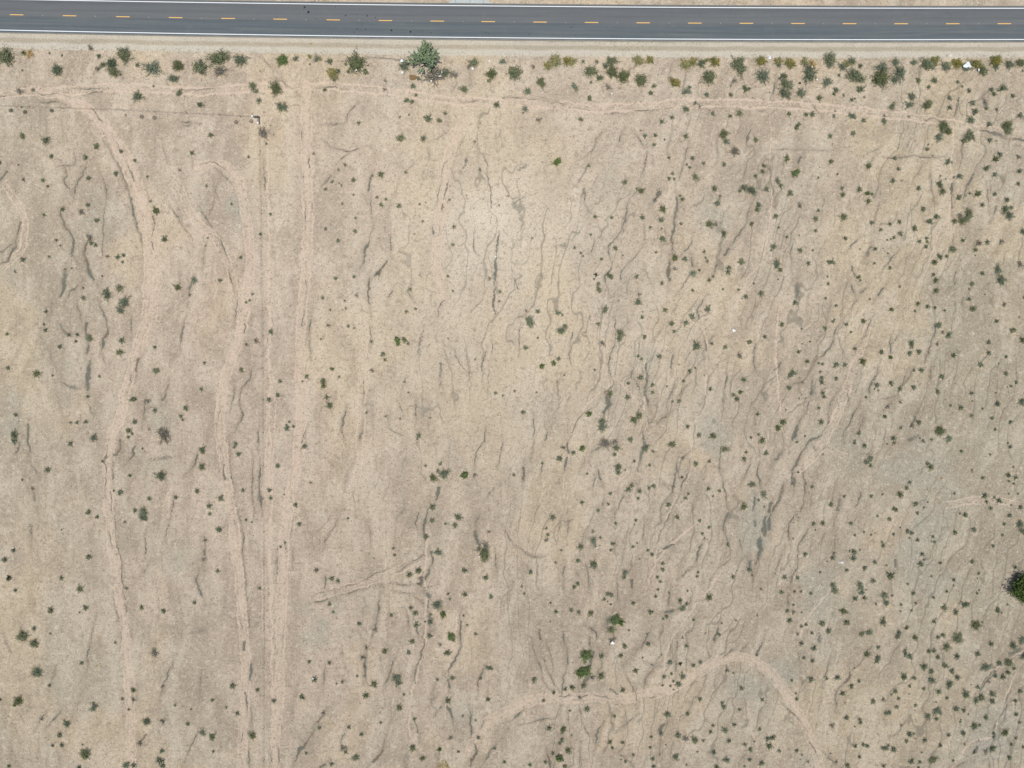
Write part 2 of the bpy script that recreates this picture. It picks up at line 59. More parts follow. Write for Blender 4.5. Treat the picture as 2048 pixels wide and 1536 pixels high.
# gullies and lines of grey gravel: width:x,y x,y ...   (a ~ before the width: faint)
RILLS = {
(0,0):"6:300,755 420,762 470,762 9:720,750 830,738 7:245,720 300,740 6:0,768 40,766 9:750,885 790,940 825,985 7:320,820 470,826 5:1480,725 1710,700 8:1460,980 1520,985 6:640,710 800,715 8:770,570 800,535 6:1480,1010 1530,1000",
(512,0):"5:560,702 655,704 4:780,850 740,900 710,965 5:1690,815 1780,810 4:580,1000 640,995 ~6:1410,790 1500,800 5:220,650 255,675 6:70,480 100,515 4:900,465 1200,470",
(1024,0):"8:130,795 250,805 330,815 400,830 5:0,780 70,785 ~5:490,870 640,880 5:960,880 1050,885 1290,860 7:1450,822 1500,826 9:1490,855 1515,858 6:1650,860 1700,855 5:800,910 850,912",
(1536,0):"9:200,855 260,865 10:380,860 400,890 14:1540,780 1520,860 1500,930 ~6:870,925 960,935 7:1260,975 1330,950 9:55,660 50,740 ~24:1730,780 1740,860",
(0,256):"11:515,320 540,380 510,420 555,490 12:690,310 660,370 620,440 600,520 18:480,680 510,760 560,850 580,920 575,1000 590,1030 24:525,1140 520,1220 510,1290 480,1350 26:710,910 680,980 680,1060 710,1140 750,1220 10:620,1260 560,1320 540,1360 13:810,1430 850,1530 8:820,410 850,560 830,650 825,780 820,900 820,1010 16:150,765 140,870 90,990 50,1060 0,1090 14:0,430 45,340 9:1230,700 1230,780 1215,850 8:1215,900 1230,980 12:1545,1220 1525,1290 1515,1350 14:630,1430 650,1530 8:920,100 970,180 6:860,150 920,240 970,340 1000,440 1030,520 1060,660 1090,780 1130,900 7:1030,310 1070,420 7:1610,660 1700,820 6:1760,890 1830,1040 8:1810,1130 1860,1240 1870,1300 7:1600,290 1700,280 1810,320 6:1770,360 1830,410 6:500,310 600,290 590,200 6:1050,640 1100,790 1130,910 6:1390,680 1450,760 1500,830 ~10:1750,450 1700,600 1660,720 10:1130,380 1125,420 10:0,1000 90,930 8:1880,1540 1890,1380 8:1620,1080 1640,960 6:1330,220 1310,150 6:1740,560 1720,470 ~22:420,1400 400,1500 ~14:370,1480 380,1530",
(512,256):"9:65,320 70,420 90,490 5:370,30 370,100 5:372,360 375,420 5:385,560 395,640 398,750 5:448,610 450,650 7:405,1060 402,1130 5:398,1200 395,1300 9:430,240 428,310 11:380,1460 372,1530 6:1530,260 1500,290 1480,400 1455,520 1440,620 10:1540,400 1500,570 7:1495,600 1485,680 6:1470,770 1475,850 9:1420,790 1415,850 7:1770,150 1840,270 1855,380 1885,500 1880,640 1875,770 8:1755,800 1745,900 1750,980 1790,1030 17:1940,820 1920,960 1912,1040 1915,1150 1910,1300 1905,1500 14:920,400 900,500 8:925,570 928,680 9:930,800 900,900 20:900,900 870,1000 860,1080 ~26:860,1060 830,1140 13:1070,850 1075,980 16:1040,1070 1000,1130 940,1180 13:900,1200 895,1300 915,1410 8:1090,1290 1070,1350 12:1520,1380 1470,1440 1440,1510 5:560,120 620,160 760,185 820,170 ~14:1130,470 1120,560 ~10:1280,270 1200,350 10:1240,1260 1225,1300 1240,1340 ~18:600,380 530,470 ~9:1490,60 1430,100 ~8:1960,20 1940,60 ~30:1380,160 1400,240 ~14:1690,240 1660,320 5:690,250 760,200 ~20:100,530 110,570",
(1024,256):"8:730,35 680,80 650,160 600,210 7:615,300 570,360 550,400 ~26:575,480 580,600 620,680 ~20:690,770 720,840 11:1000,490 930,580 910,700 880,780 850,850 780,930 755,980 770,1040 795,1090 775,1150 740,1200 760,1300 790,1350 830,1320 9:1080,200 1070,290 1040,370 8:1400,160 1360,290 1330,400 18:1315,560 1315,640 1300,740 1300,800 1285,900 1275,1000 22:1255,1080 1250,1220 12:1190,520 1130,590 6:1070,790 1070,900 7:1060,930 1000,990 960,1060 12:1910,640 1870,770 1830,840 1770,910 20:1730,960 1700,1020 15:1640,1090 1610,1150 14:1440,890 1430,940 1385,990 12:1435,1050 1450,1110 6:1420,1170 1390,1230 1350,1280 15:1530,1380 1490,1450 1495,1530 8:1900,20 1880,120 ~14:880,1150 870,1220 9:20,1190 40,1290 ~24:200,1200 180,1350 5:1000,60 1050,130 6:880,50 850,110 5:1640,100 1640,210 5:90,560 20,610 5:1110,1240 1080,1150 5:650,900 635,990 ~40:380,940 430,940 ~20:100,300 50,340 7:1270,60 1255,140",
(1536,256):"~12:1230,530 1190,610 1110,700 14:1650,370 1590,470 1570,560 8:1760,490 1765,620 14:1475,440 1475,640 14:260,240 235,290 ~24:840,250 810,300 9:960,235 1350,235 ~14:200,920 180,1050 190,1180 26:230,1260 230,1350 13:820,950 790,1020 12:700,900 660,950 9:1010,1010 930,1110 14:920,1280 890,1330 12:770,1280 730,1320 9:670,1250 690,1310 ~24:1560,1360 1560,1480 ~10:700,1350 620,1530 7:30,440 55,600 14:680,1120 700,1180 8:1510,1150 1490,1260 7:880,640 860,720 5:1310,380 1310,440 ~28:1700,1310 1770,1240 15:1820,630 1800,690 ~12:0,180 400,175 620,155 ~12:880,160 800,220 20:1700,20 1850,60 1950,75 2048,95 ~12:500,1380 490,1480 ~10:320,1380 320,1500",
(0,640):"22:690,30 690,150 700,210 690,270 20:850,10 860,80 830,150 810,230 ~22:460,10 500,80 550,110 36:720,340 710,450 700,560 ~18:690,670 740,740 6:1050,0 1050,80 14:1110,320 1090,410 9:1070,430 1040,530 10:1340,510 1300,640 ~10:1420,230 1380,320 9:1480,10 1450,170 17:225,840 225,950 235,1080 12:250,1160 280,1210 8:150,800 140,870 12:160,970 130,1060 26:970,960 950,1050 900,1080 12:900,1120 900,1280 9:850,1050 840,1200 835,1380 8:885,1380 890,1530 14:1085,1000 1060,1090 1030,1130 7:1170,640 1150,800 8:1190,720 1240,705 16:1575,1075 1550,1150 1510,1200 9:2020,410 1990,480 1920,560 1915,640 1935,720 1920,800 1885,890 10:1835,990 1845,1160 15:1790,1150 1805,1260 8:1850,1180 1870,1300 5:1755,700 1750,800 6:1870,540 1850,680 6:1960,30 1960,100 ~10:150,230 110,310 9:820,290 840,350 7:2025,1100 2025,1300 2030,1530 ~26:265,1340 270,1450 10:1385,1440 1370,1530 8:1765,1000 1790,1150 ~30:490,500 620,540 ~16:1040,430 1040,480 ~30:1230,1120 1360,1100 ~16:400,270 420,330 ~14:500,440 500,480",
(512,640):"9:430,0 415,110 8:365,0 365,50 6:435,170 440,260 7:865,490 860,600 14:720,740 690,850 700,940 9:400,880 370,990 ~9:715,1090 680,1200 6:25,900 25,980 14:32,1160 35,1350 40,1500 ~28:1350,30 1310,180 1300,300 ~30:1470,350 1470,530 ~26:860,800 840,960 7:1600,280 1640,380 1700,425 1780,410 8:1840,250 1815,370 1820,490 6:1890,150 1885,260 4:1870,420 1855,600 15:1840,850 1830,970 9:1820,980 1770,1060 1750,1200 ~16:1980,930 1930,1180 17:1460,1340 1435,1440 10:1375,1500 1365,1535 ~14:1900,1330 1820,1470 6:1285,670 1290,760 6:1155,680 1175,720 ~22:1060,760 1080,880 1170,920 5:780,1400 800,1530 ~10:1200,430 1170,560 1150,640 7:915,60 915,180",
(1024,640):"9:70,10 55,100 60,220 ~6:300,100 325,230 10:490,90 460,190 455,300 460,370 9:825,0 825,160 790,270 775,400 805,500 7:800,530 740,590 36:765,600 770,680 740,740 16:1075,340 1080,500 24:1075,480 1070,600 16:1080,600 1100,690 12:1065,730 1080,820 6:1095,830 1160,790 13:1150,830 1230,770 19:1060,870 1050,980 1030,1090 1000,1210 8:1190,80 1160,120 ~9:470,590 440,700 435,860 7:170,790 170,900 160,1060 6:260,960 280,890 24:440,980 450,1060 18:430,1100 415,1210 7:260,1150 235,1240 17:95,1180 85,1290 7:585,1090 565,1150 12:690,1210 710,1280 13:1320,1140 1300,1230 1285,1380 ~20:1210,1300 1250,1350 10:885,1400 830,1530 ~24:730,1400 720,1480 7:1400,530 1330,610 6:1290,520 1255,630 10:1280,290 1270,380 13:1980,1130 1965,1230 1990,1340 10:1940,190 1930,330 1950,400 9:1945,780 1950,850 6:1900,1150 1850,1270 8:1665,960 1660,1170 1690,1300 1710,1430 1730,1530 6:1720,370 1700,600 1690,740 12:1930,1420 1930,1530 6:955,400 960,460 9:1000,510 1020,560 7:665,1260 650,1330 ~16:1470,1410 1440,1530 6:640,700 550,770 480,900 6:1310,1460 1410,1210 1430,1100 ~26:400,1020 440,1050 5:360,480 370,610 ~40:820,970 640,1050 6:1540,150 1560,240",
(1536,640):"11:570,50 530,130 480,250 410,300 10:830,0 780,100 760,140 13:1330,30 1330,110 1310,190 1280,260 ~24:1300,380 1300,480 14:985,190 985,260 11:890,370 870,440 820,540 815,590 11:740,640 700,730 650,820 610,920 600,990 ~24:250,460 250,560 270,620 14:350,490 350,590 9:330,650 290,740 220,870 18:240,840 200,950 ~12:590,540 520,620 490,750 9:640,580 640,640 24:110,1050 60,1120 20:430,920 320,980 280,1050 240,1110 200,1200 180,1290 18:120,1330 90,1420 40,1530 26:200,1270 200,1320 9:285,1190 285,1330 280,1430 260,1530 ~14:940,840 930,960 870,1080 18:1170,780 1150,850 8:1260,670 1230,740 12:740,1370 720,1460 680,1500 17:565,1440 550,1530 7:40,400 100,340 6:1100,450 1070,520 ~13:1030,600 900,640 ~9:1460,430 1380,500 14:980,660 940,700 ~22:360,1000 380,1030 ~14:490,750 480,830 440,920 ~30:1130,960 1200,930 ~10:1040,130 1000,200 22:20,1480 10,1530 8:750,780 740,900",
(0,1024):"9:910,30 920,130 950,330 980,530 1000,700 7:870,150 910,310 8:930,800 960,900 970,1030 11:1000,720 1010,790 ~22:1640,200 1645,400 16:1590,500 1580,580 1620,670 5:1170,200 1160,330 7:1870,60 1880,110 7:1910,30 1940,200 1960,400 1985,720 10:1935,900 1940,940 17:1950,1040 1950,1100 19:2015,1220 2005,1340 10:1970,1440 1975,1530 9:2000,830 2000,920 8:720,1060 700,1200 8:450,1270 420,1350 5:750,920 730,1010 9:1370,1240 1310,1400 1295,1450 9:1610,1320 1600,1440 ~14:1370,20 1320,200 ~46:1600,950 1640,930 ~26:250,100 260,290 8:1060,1460 1070,1530 7:1020,870 1040,930 6:985,620 990,700 30:1235,1090 1240,1130 7:40,1030 50,1060 ~30:1180,430 1150,480",
(512,1024):"10:1295,0 1280,80 1290,120 16:1370,0 1345,120 1345,240 14:1400,330 1420,400 1400,440 18:1390,460 1360,530 28:1345,640 1385,680 20:1370,720 1380,770 8:905,110 912,200 6:285,110 285,160 7:295,340 295,380 5:180,350 170,500 8:230,230 235,300 11:490,665 560,645 12:470,725 570,708 9:720,600 790,575 9:735,655 815,630 8:880,540 1050,460 9:1120,490 1240,420 7:1340,610 1400,590 6:1120,575 1210,580 9:1140,635 1210,645 6:1350,350 1250,400 24:1760,150 1770,220 1800,260 8:2000,150 2045,230 ~28:1780,40 1770,100 12:990,700 970,830 955,900 930,1000 13:1210,830 1230,930 13:1340,990 1335,1090 1300,1200 1265,1280 1265,1380 13:1640,820 1630,960 1645,1080 1600,1180 1550,1260 1530,1340 20:1530,1340 1540,1400 14:1100,1200 1070,1300 1045,1380 18:870,1180 870,1320 ~15:545,1260 545,1380 7:1430,1390 1420,1430 10:1820,1260 1790,1340 1770,1430 10:565,530 555,620 6:630,80 550,250 ~6:610,20 500,160 7:1920,340 1925,440 8:1265,680 1330,740 9:1290,930 1300,980 ~7:10,890 60,860 ~18:1840,260 1860,240 14:1330,540 1320,600 30:1390,840 1400,890 ~20:690,1360 700,1370",
(1024,1024):"8:35,270 90,320 150,350 215,355 6:385,80 375,160 6:440,60 440,160 10:220,940 225,1020 10:170,1060 185,1130 7:210,1180 250,1330 290,1400 8:255,1160 265,1200 9:290,1280 340,1380 12:620,930 670,970 680,1020 12:625,1000 620,1080 20:640,1120 620,1230 22:620,1250 600,1320 560,1400 9:400,950 410,1060 440,1140 450,1230 9:430,1270 400,1370 395,1480 9:845,560 855,710 6:600,480 620,600 18:950,540 950,600 ~20:900,740 890,780 7:1270,10 1210,130 1160,250 10:1730,10 1700,110 1695,180 14:1290,250 1210,290 18:1520,260 1470,380 34:1980,230 1985,300 34:1980,330 1950,420 34:2030,30 2020,190 22:1950,60 1950,110 15:1825,220 1830,310 22:1890,400 1910,490 18:1270,640 1260,740 22:1290,790 1230,800 9:1420,460 1370,500 7:1430,730 1440,680 20:1650,930 1610,1020 17:1760,1090 1680,1160 12:2000,1040 1960,1140 9:1330,1030 1320,1230 10:1310,1200 1315,1280 6:1280,1050 1275,1100 6:370,1480 460,1460 12:530,1500 600,1475 8:780,1410 830,1450 7:640,1480 800,1490 8:1100,1480 1140,1470 12:990,1440 990,1510 10:1100,960 1070,1020 1020,1080 ~12:1540,1340 1540,1400 7:930,1330 980,1430 10:1060,100 1065,190 ~10:940,30 890,350 870,440 ~26:420,430 420,640 7:820,10 820,60 ~9:1250,530 1220,690 8:1940,1210 1960,1240 6:1430,1400 1480,1330 36:780,850 760,880 10:1100,1210 1120,1215",
(1536,1024):"9:240,10 165,90 14:170,100 175,230 10:320,140 240,280 235,420 200,520 9:550,170 540,300 30:20,20 15,140 10:530,40 530,100 17:175,650 170,740 14:200,520 190,560 ~18:420,960 415,1050 10:490,1210 450,1330 11:650,1250 640,1340 550,1440 540,1530 ~9:240,1140 260,1230 ~9:260,1310 290,1430 14:1010,390 1015,440 9:1800,1270 1700,1400 6:1800,1300 1690,1430 8:1950,1420 1910,1510 5:60,480 110,330 ~8:870,900 860,950 24:2020,1090 1940,1130 ~16:2000,1140 2048,1120",
(0,1408):"11:340,100 310,160 9:480,70 400,160 6:1570,250 1500,400 7:1970,0 1975,60 8:2015,40 2010,180 8:1950,230 1945,310 9:1935,400 1940,480 9:1990,350 1995,500 ~14:1330,60 1340,100 ~16:1180,250 1120,300",
(512,1408):"13:540,70 490,140 17:470,200 400,310 330,400 300,470 ~26:350,260 380,280 13:550,480 510,510 13:1030,290 1020,370 960,450 940,470 9:1260,120 1290,220 8:1480,20 1460,45 20:1530,10 1570,70 1590,130 17:1720,60 1725,240 20:1745,280 1760,380 1730,430 14:1730,430 1725,490 7:1465,390 1465,450 8:1930,320 1880,380 5:1900,340 1820,470 7:120,380 115,470 7:185,360 180,470 12:1830,130 1800,190 ~14:700,220 680,310",
(1024,1408):"14:740,130 690,230 670,310 14:960,120 890,180 20:1220,150 1190,180 1185,250 18:400,280 380,320 16:290,400 310,500 8:350,440 345,510 6:545,350 540,470 7:120,150 310,110 14:60,60 10,110 ~6:1050,500 1100,400 7:880,400 970,500",
(1536,1408):"6:310,230 270,150 160,40 7:1920,10 1870,80 1800,200 15:1800,220 1800,280 14:1670,340 1640,400 12:1570,480 1520,500 8:480,420 540,470 5:330,300 400,440 14:1740,350 1730,400",
}
# pale wheel ruts and foot paths, photograph pixels: width,gap(0 = single):points
TRACKS = """5,17:150,205 200,245 240,305 270,380 290,450 298,540 290,640 268,720 255,770 240,830 222,880 215,960 220,1050 232,1150 247,1240 256,1330 262,1420 262,1536
4,17:60,180 140,200 200,240 262,330 290,420 312,500 310,600 290,690
5,17:395,335 440,328 470,350 490,420 500,520 490,620 478,680 455,740 442,800 442,880 455,960 468,1060 480,1160 487,1260 492,1350 488,1440 484,1540
4,14:340,330 370,400 400,450 440,490 465,560 478,620
6,18:612,165 612,250 614,350 617,450 610,560 602,640 600,740 603,820 597,900 585,960 572,1050 565,1150 562,1250 560,1350 553,1440 550,1540
9,0:536,250 538,640 541,1024 546,1540
4,16:545,740 540,900 532,1100 535,1300
4,18:930,235 895,320 885,400 872,500 878,560 890,600
4,0:890,600 850,640 838,680
7,14:-20,188 100,184 250,175 400,182 600,172 750,180 900,200 1050,206 1200,216 1400,206 1600,212 1750,226 1850,238 1950,256 2070,274
4,0:1540,230 1541,300 1545,380 1538,450 1525,520 1495,555 1480,600 1455,620 1400,640 1410,670 1415,700 1410,760 1415,810 1408,820 1385,850 1382,910 1375,960 1350,1000 1340,1020 1315,1080 1308,1150 1303,1190 1313,1220 1325,1230
4,0:1225,730 1222,768 1200,785 1180,803 1160,830 1145,870 1138,900 1128,950 1125,1020
4,0:1225,755 1245,770 1270,800 1290,830
4,0:1303,640 1295,680 1288,740
5,0:1905,240 1903,330 1900,430 1885,450 1868,500 1855,540
4,17:940,1500 970,1450 1020,1420 1060,1402 1140,1397 1250,1396 1300,1388 1350,1375 1400,1345 1440,1320 1480,1312 1515,1325 1560,1370 1600,1430 1625,1490 1645,1545
4,0:1946,1391 1986,1342 2060,1290
5,0:1905,1536 1945,1485 1985,1470 2010,1400 2030,1350
8,0:852,1060 850,1180 852,1260 838,1330 822,1400 818,1470 850,1510
6,0:915,1230 905,1300 893,1370 890,1440
4,12:1890,1010 1960,1000 2040,1010
3,14:615,1200 700,1175 800,1140 850,1110
4,0:1520,1530 1500,1440 1490,1390
4,14:735,630 725,740 720,900 705,1000
6,0:1560,600 1550,700 1565,850 1590,880
4,14:1740,640 1700,760 1650,880 1580,960
6,0:1400,1040 1320,1110 1290,1190
5,0:1290,740 1290,860 1270,960
3,10:1625,885 1660,895 1690,915
5,12:10,370 45,430 45,490 0,540
6,0:1660,1180 1610,1240 1600,1300
5,0:1460,1120 1400,1200 1340,1290 1320,1380"""
# tone patches: kind x y rx ry strength   (g grey crust, p pale soil, also the sun's hotspot and brighter middle painted in, w warm sand, o olive, r pink)
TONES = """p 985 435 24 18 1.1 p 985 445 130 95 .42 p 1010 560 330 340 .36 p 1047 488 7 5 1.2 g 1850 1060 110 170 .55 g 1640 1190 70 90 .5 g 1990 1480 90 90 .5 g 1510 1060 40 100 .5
g 450 420 60 50 .5 g 310 880 60 90 .45 g 360 1120 50 70 .3 g 650 1250 110 60 .5 g 630 840 60 60 .2 g 190 430 60 90 .3 g 1110 700 60 60 .3 g 1430 430 50 60 .4 g 1330 780 60 60 .3
g 1290 710 40 30 .5 g 1430 870 40 60 .5 g 1200 470 50 70 .4 g 900 1090 60 60 .3 g 30 840 40 80 .5 g 120 720 60 60 .3 g 1240 350 60 60 .3 g 1610 850 60 50 .3 g 1750 900 120 60 .3 g 1560 1350 40 30 .6
g 1840 640 120 80 .3 g 1490 1375 40 30 .6 g 1620 1500 100 60 .3 g 930 1430 60 60 .3 g 1720 1330 100 60 .2
w 840 330 120 90 .35 w 960 800 260 220 .38 w 1130 600 180 160 .3 w 60 1100 140 90 .25 w 1880 180 200 40 .2 w 1100 640 100 90 .3 w 1760 1220 50 60 .3 w 1700 500 120 60 .15
o 1980 500 330 420 .6 o 1980 900 330 330 .6 o 1950 1350 380 260 .6 o 60 450 130 260 .4 o 50 800 130 400 .35 o 1750 1480 400 120 .3 o 100 1400 200 200 .4 o 1800 200 300 130 .15
r 450 600 260 300 .6 r 560 1000 300 300 .55 r 500 200 300 80 .3 r 700 350 200 160 .3 r 1400 250 300 120 .2 r 1700 740 160 140 .15 r 650 1350 260 160 .3 r 1150 250 260 100 .2 r 1650 1000 100 120 .25"""
# ---------------------------------------------------------------- helpers
rng = np.random.default_rng(7); random.seed(7)
col = sc.collection

def tag(o, label=None, cat=None, group=None, kind=None):
    if label: o["label"] = label
    if cat: o["category"] = cat
    if group: o["group"] = group
    if kind: o["kind"] = kind
    return o

def mesh_np(name, V, F, mats=(), mat_idx=None, smooth=False):
    """V (n,3); F (m,3|4) array"""
    me = bpy.data.meshes.new(name)
    V = np.asarray(V, dtype=np.float32); F = np.asarray(F, dtype=np.int32)
    m, k = F.shape
    me.vertices.add(len(V)); me.vertices.foreach_set("co", V.ravel())
    me.loops.add(m * k); me.loops.foreach_set("vertex_index", F.ravel())
    me.polygons.add(m)
    me.polygons.foreach_set("loop_start", np.arange(0, m * k, k, dtype=np.int32))
    me.polygons.foreach_set("loop_total", np.full(m, k, dtype=np.int32))
    for mt in mats: me.materials.append(mt)
    if mat_idx is not None: me.polygons.foreach_set("material_index", np.asarray(mat_idx, dtype=np.int32))
    if smooth: me.polygons.foreach_set("use_smooth", np.ones(m, dtype=bool))
    me.update(calc_edges=True)
    return me

def link(name, me, parent=None, loc=None):
    o = bpy.data.objects.new(name, me); col.objects.link(o)
    if parent is not None: o.parent = parent
    if loc is not None: o.location = loc
    return o

def srgb(r, g, b):
    f = lambda c: (c / 255 / 12.92) if c / 255 <= 0.04045 else ((c / 255 + 0.055) / 1.055) ** 2.4
    return (f(r), f(g), f(b), 1)
def alb(r, g, b, e=1.52):              # reflectance of a colour seen in full sun
    c = srgb(r, g, b); return (c[0] / e * 1.005, c[1] / e * 1.015, c[2] / e * 1.0, 1)

class NT:
    def __init__(s, name):
        s.m = bpy.data.materials.new(name); s.m.use_nodes = True
        s.t = s.m.node_tree; s.b = s.t.nodes["Principled BSDF"]
        s.b.inputs["Roughness"].default_value = 0.95
        s.b.inputs["Specular IOR Level"].default_value = 0.1
    def n(s, typ, **kw):
        nd = s.t.nodes.new(typ)
        for k, v in kw.items(): setattr(nd, k, v)
        return nd
    def put(s, sock, v):
        if isinstance(v, bpy.types.NodeSocket): s.t.links.new(v, sock)
        else: sock.default_value = v
    def noise(s, vec, scale, detail=3, rough=0.55, dist=0.0):
        nd = s.n("ShaderNodeTexNoise"); s.put(nd.inputs["Vector"], vec)
        nd.inputs["Scale"].default_value = scale; nd.inputs["Detail"].default_value = detail
        nd.inputs["Roughness"].default_value = rough; nd.inputs["Distortion"].default_value = dist
        return nd.outputs["Fac"]
    def math(s, op, a, b=0.0, c=0.0):
        nd = s.n("ShaderNodeMath", operation=op); s.put(nd.inputs[0], a); s.put(nd.inputs[1], b); s.put(nd.inputs[2], c)
        return nd.outputs[0]
    def ramp(s, v, lo, hi, a=0.0, b=1.0):
        nd = s.n("ShaderNodeMapRange", interpolation_type='SMOOTHSTEP'); s.put(nd.inputs[0], v)
        nd.inputs[1].default_value = lo; nd.inputs[2].default_value = hi
        nd.inputs[3].default_value = a; nd.inputs[4].default_value = b
        return nd.outputs[0]
    def mix(s, f, a, b, mode='MIX'):
        nd = s.n("ShaderNodeMix", data_type='RGBA', blend_type=mode)
        s.put(nd.inputs[0], f); s.put(nd.inputs[6], a); s.put(nd.inputs[7], b)
        return nd.outputs[2]
    def xyz(s, x, y, z=0.0):
        nd = s.n("ShaderNodeCombineXYZ"); s.put(nd.inputs[0], x); s.put(nd.inputs[1], y); s.put(nd.inputs[2], z)
        return nd.outputs[0]
    def scale(s, v, sv):
        nd = s.n("ShaderNodeVectorMath", operation='MULTIPLY'); s.put(nd.inputs[0], v); nd.inputs[1].default_value = sv
        return nd.outputs[0]
    def bump(s, h, strength, dist):
        nd = s.n("ShaderNodeBump"); s.put(nd.inputs["Height"], h)
        nd.inputs["Strength"].default_value = strength; nd.inputs["Distance"].default_value = dist
        s.t.links.new(nd.outputs[0], s.b.inputs["Normal"])

def simple_mat(name, c, var=0.15, scale=6.0, rough=0.9, metal=0.0, spec=0.1):
    t = NT(name); tc = t.n("ShaderNodeTexCoord").outputs["Object"]
    f = t.noise(tc, scale, 4)
    d = tuple(x * (1 - var) for x in c[:3]) + (1,); u = tuple(min(1, x * (1 + var)) for x in c[:3]) + (1,)
    t.put(t.b.inputs["Base Color"], t.mix(t.ramp(f, .3, .7), d, u))
    t.b.inputs["Roughness"].default_value = rough; t.b.inputs["Metallic"].default_value = metal
    t.b.inputs["Specular IOR Level"].default_value = spec
    return t.m

def leaf_mat(name, a, b, c):
    """three leaf tones: per plant, per clump"""
    t = NT(name); geo = t.n("ShaderNodeNewGeometry"); tc = t.n("ShaderNodeTexCoord").outputs["Object"]
    oi = t.n("ShaderNodeObjectInfo").outputs["Random"]
    f = t.noise(tc, 2.6, 2); leafr = geo.outputs["Random Per Island"]
    base = t.mix(t.ramp(f, .35, .65), a, b)
    base = t.mix(t.ramp(leafr, .35, .75), base, c)
    hv = t.n("ShaderNodeHueSaturation"); t.put(hv.inputs["Color"], base)
    t.put(hv.inputs["Value"], t.math('MULTIPLY_ADD', oi, .45, .78))
    t.put(hv.inputs["Saturation"], t.math('MULTIPLY_ADD', oi, -.35, 1.15))
    t.put(t.b.inputs["Base Color"], hv.outputs[0]); t.b.inputs["Roughness"].default_value = .8
    return t.m

# ---------------------------------------------------------------- numpy noise
_lat = rng.random((512, 512)).astype(np.float32)
def vnoise(x, y, seed=0):
    x = x + seed * 37.3; y = y + seed * 91.7
    xi = np.floor(x).astype(np.int32); yi = np.floor(y).astype(np.int32)
    fx = (x - xi).astype(np.float32); fy = (y - yi).astype(np.float32)
    fx = fx * fx * (3 - 2 * fx); fy = fy * fy * (3 - 2 * fy)
    x0 = xi & 511; x1 = (xi + 1) & 511; y0 = yi & 511; y1 = (yi + 1) & 511
    return (_lat[y0, x0] * (1 - fx) + _lat[y0, x1] * fx) * (1 - fy) + (_lat[y1, x0] * (1 - fx) + _lat[y1, x1] * fx) * fy
def fbm(x, y, oct=3, seed=0):
    s = 0; a = .5; t = 0
    for o in range(oct):
        s = s + a * vnoise(x * 2 ** o, y * 2 ** o, seed + o * 3); t += a; a *= .5
    return s / t
def sstep(x, a, b):
    t = np.clip((x - a) / (b - a), 0, 1); return t * t * (3 - 2 * t)

# ---------------------------------------------------------------- road lines (photograph pixels -> ground)
_top = np.polyfit([5, 250, 512, 768, 1023, 1280, 1536, 1792, 2048], [-1.3, 3.2, 6.4, 9.3, 12.4, 14.8, 16.2, 17.2, 16.2], 2)
_mid = np.polyfit([27, 133, 240, 346, 451, 555, 661, 765, 868, 970, 1074, 1177, 1280, 1382, 1485, 1589, 1691, 1795, 1898, 2001],
                  [29, 32, 34.3, 35.7, 36.8, 38, 39.8, 41, 42.5, 43.6, 44.6, 45.3, 45.8, 46.3, 46.6, 47, 47.7, 48.1, 47.9, 47.3], 2)
_bot = np.polyfit([0, 256, 512, 768, 1024, 1280, 1536, 1792, 2048], [60.3, 65.5, 69.3, 73, 76.3, 78, 79, 80, 79], 2)
def rc(p, x):
    x = np.asarray(x, dtype=np.float64)
    xc = np.clip(x, -60, 2110)
    return np.polyval(p, xc) + np.polyval(np.polyder(p), xc) * (x - xc)

# ---------------------------------------------------------------- shrub list
shrubs = []
for (ox, oy), s in SHRUBS.items():
    k = None; buf = []
    for tok in s.split():
        if tok.isalpha(): k = tok; continue
        buf.append(float(tok))
        if len(buf) == 3:
            if buf[2] > 4: shrubs.append((ox + buf[0] / 4, oy + buf[1] / 4, buf[2] / 4, k))
            buf = []

def poly(s): return [tuple(float(v) for v in p.split(',')) for p in s.split()]
lines = []      # (width px, strength, pts px)
import re
for (ox, oy), s in RILLS.items():
    for chunk in re.split(r'\s+(?=~?\d+:)', s.strip()):
        w, pts = chunk.split(':')
        st = .62 if w[0] == '~' else 1.0
        w = float(w.strip('~')) / 4
        lines.append((w, st, [(ox + x / 4, oy + y / 4) for x, y in poly(pts)]))
tracks = []
for ln in TRACKS.strip().splitlines():
    h, pts = ln.split(':'); w, g = h.split(','); tracks.append((float(w), float(g), poly(pts)))
tones = []
tk = TONES.split()
for i in range(0, len(tk), 6): tones.append((tk[i],) + tuple(float(v) for v in tk[i + 1:i + 6]))

def smooth_line(pts, step=6.0):
    """Catmull-Rom through the points"""
    P = [np.array(p) for p in pts]
    if len(P) == 2: return np.array(P)
    P = [2 * P[0] - P[1]] + P + [2 * P[-1] - P[-2]]
    out = []
    for i in range(1, len(P) - 2):
        a, b, c, d = P[i - 1:i + 3]; n = max(2, int(np.linalg.norm(c - b) / step))
        for j in range(n):
            t = j / n
            out.append(.5 * ((2 * b) + (c - a) * t + (2 * a - 5 * b + 4 * c - d) * t * t + (3 * b - a - 3 * c + d) * t ** 3))
    out.append(P[-2]); return np.array(out)
def offset_line(L, d):
    t = np.gradient(L, axis=0); t /= np.linalg.norm(t, axis=1)[:, None] + 1e-9
    return L + np.stack([-t[:, 1], t[:, 0]], 1) * d

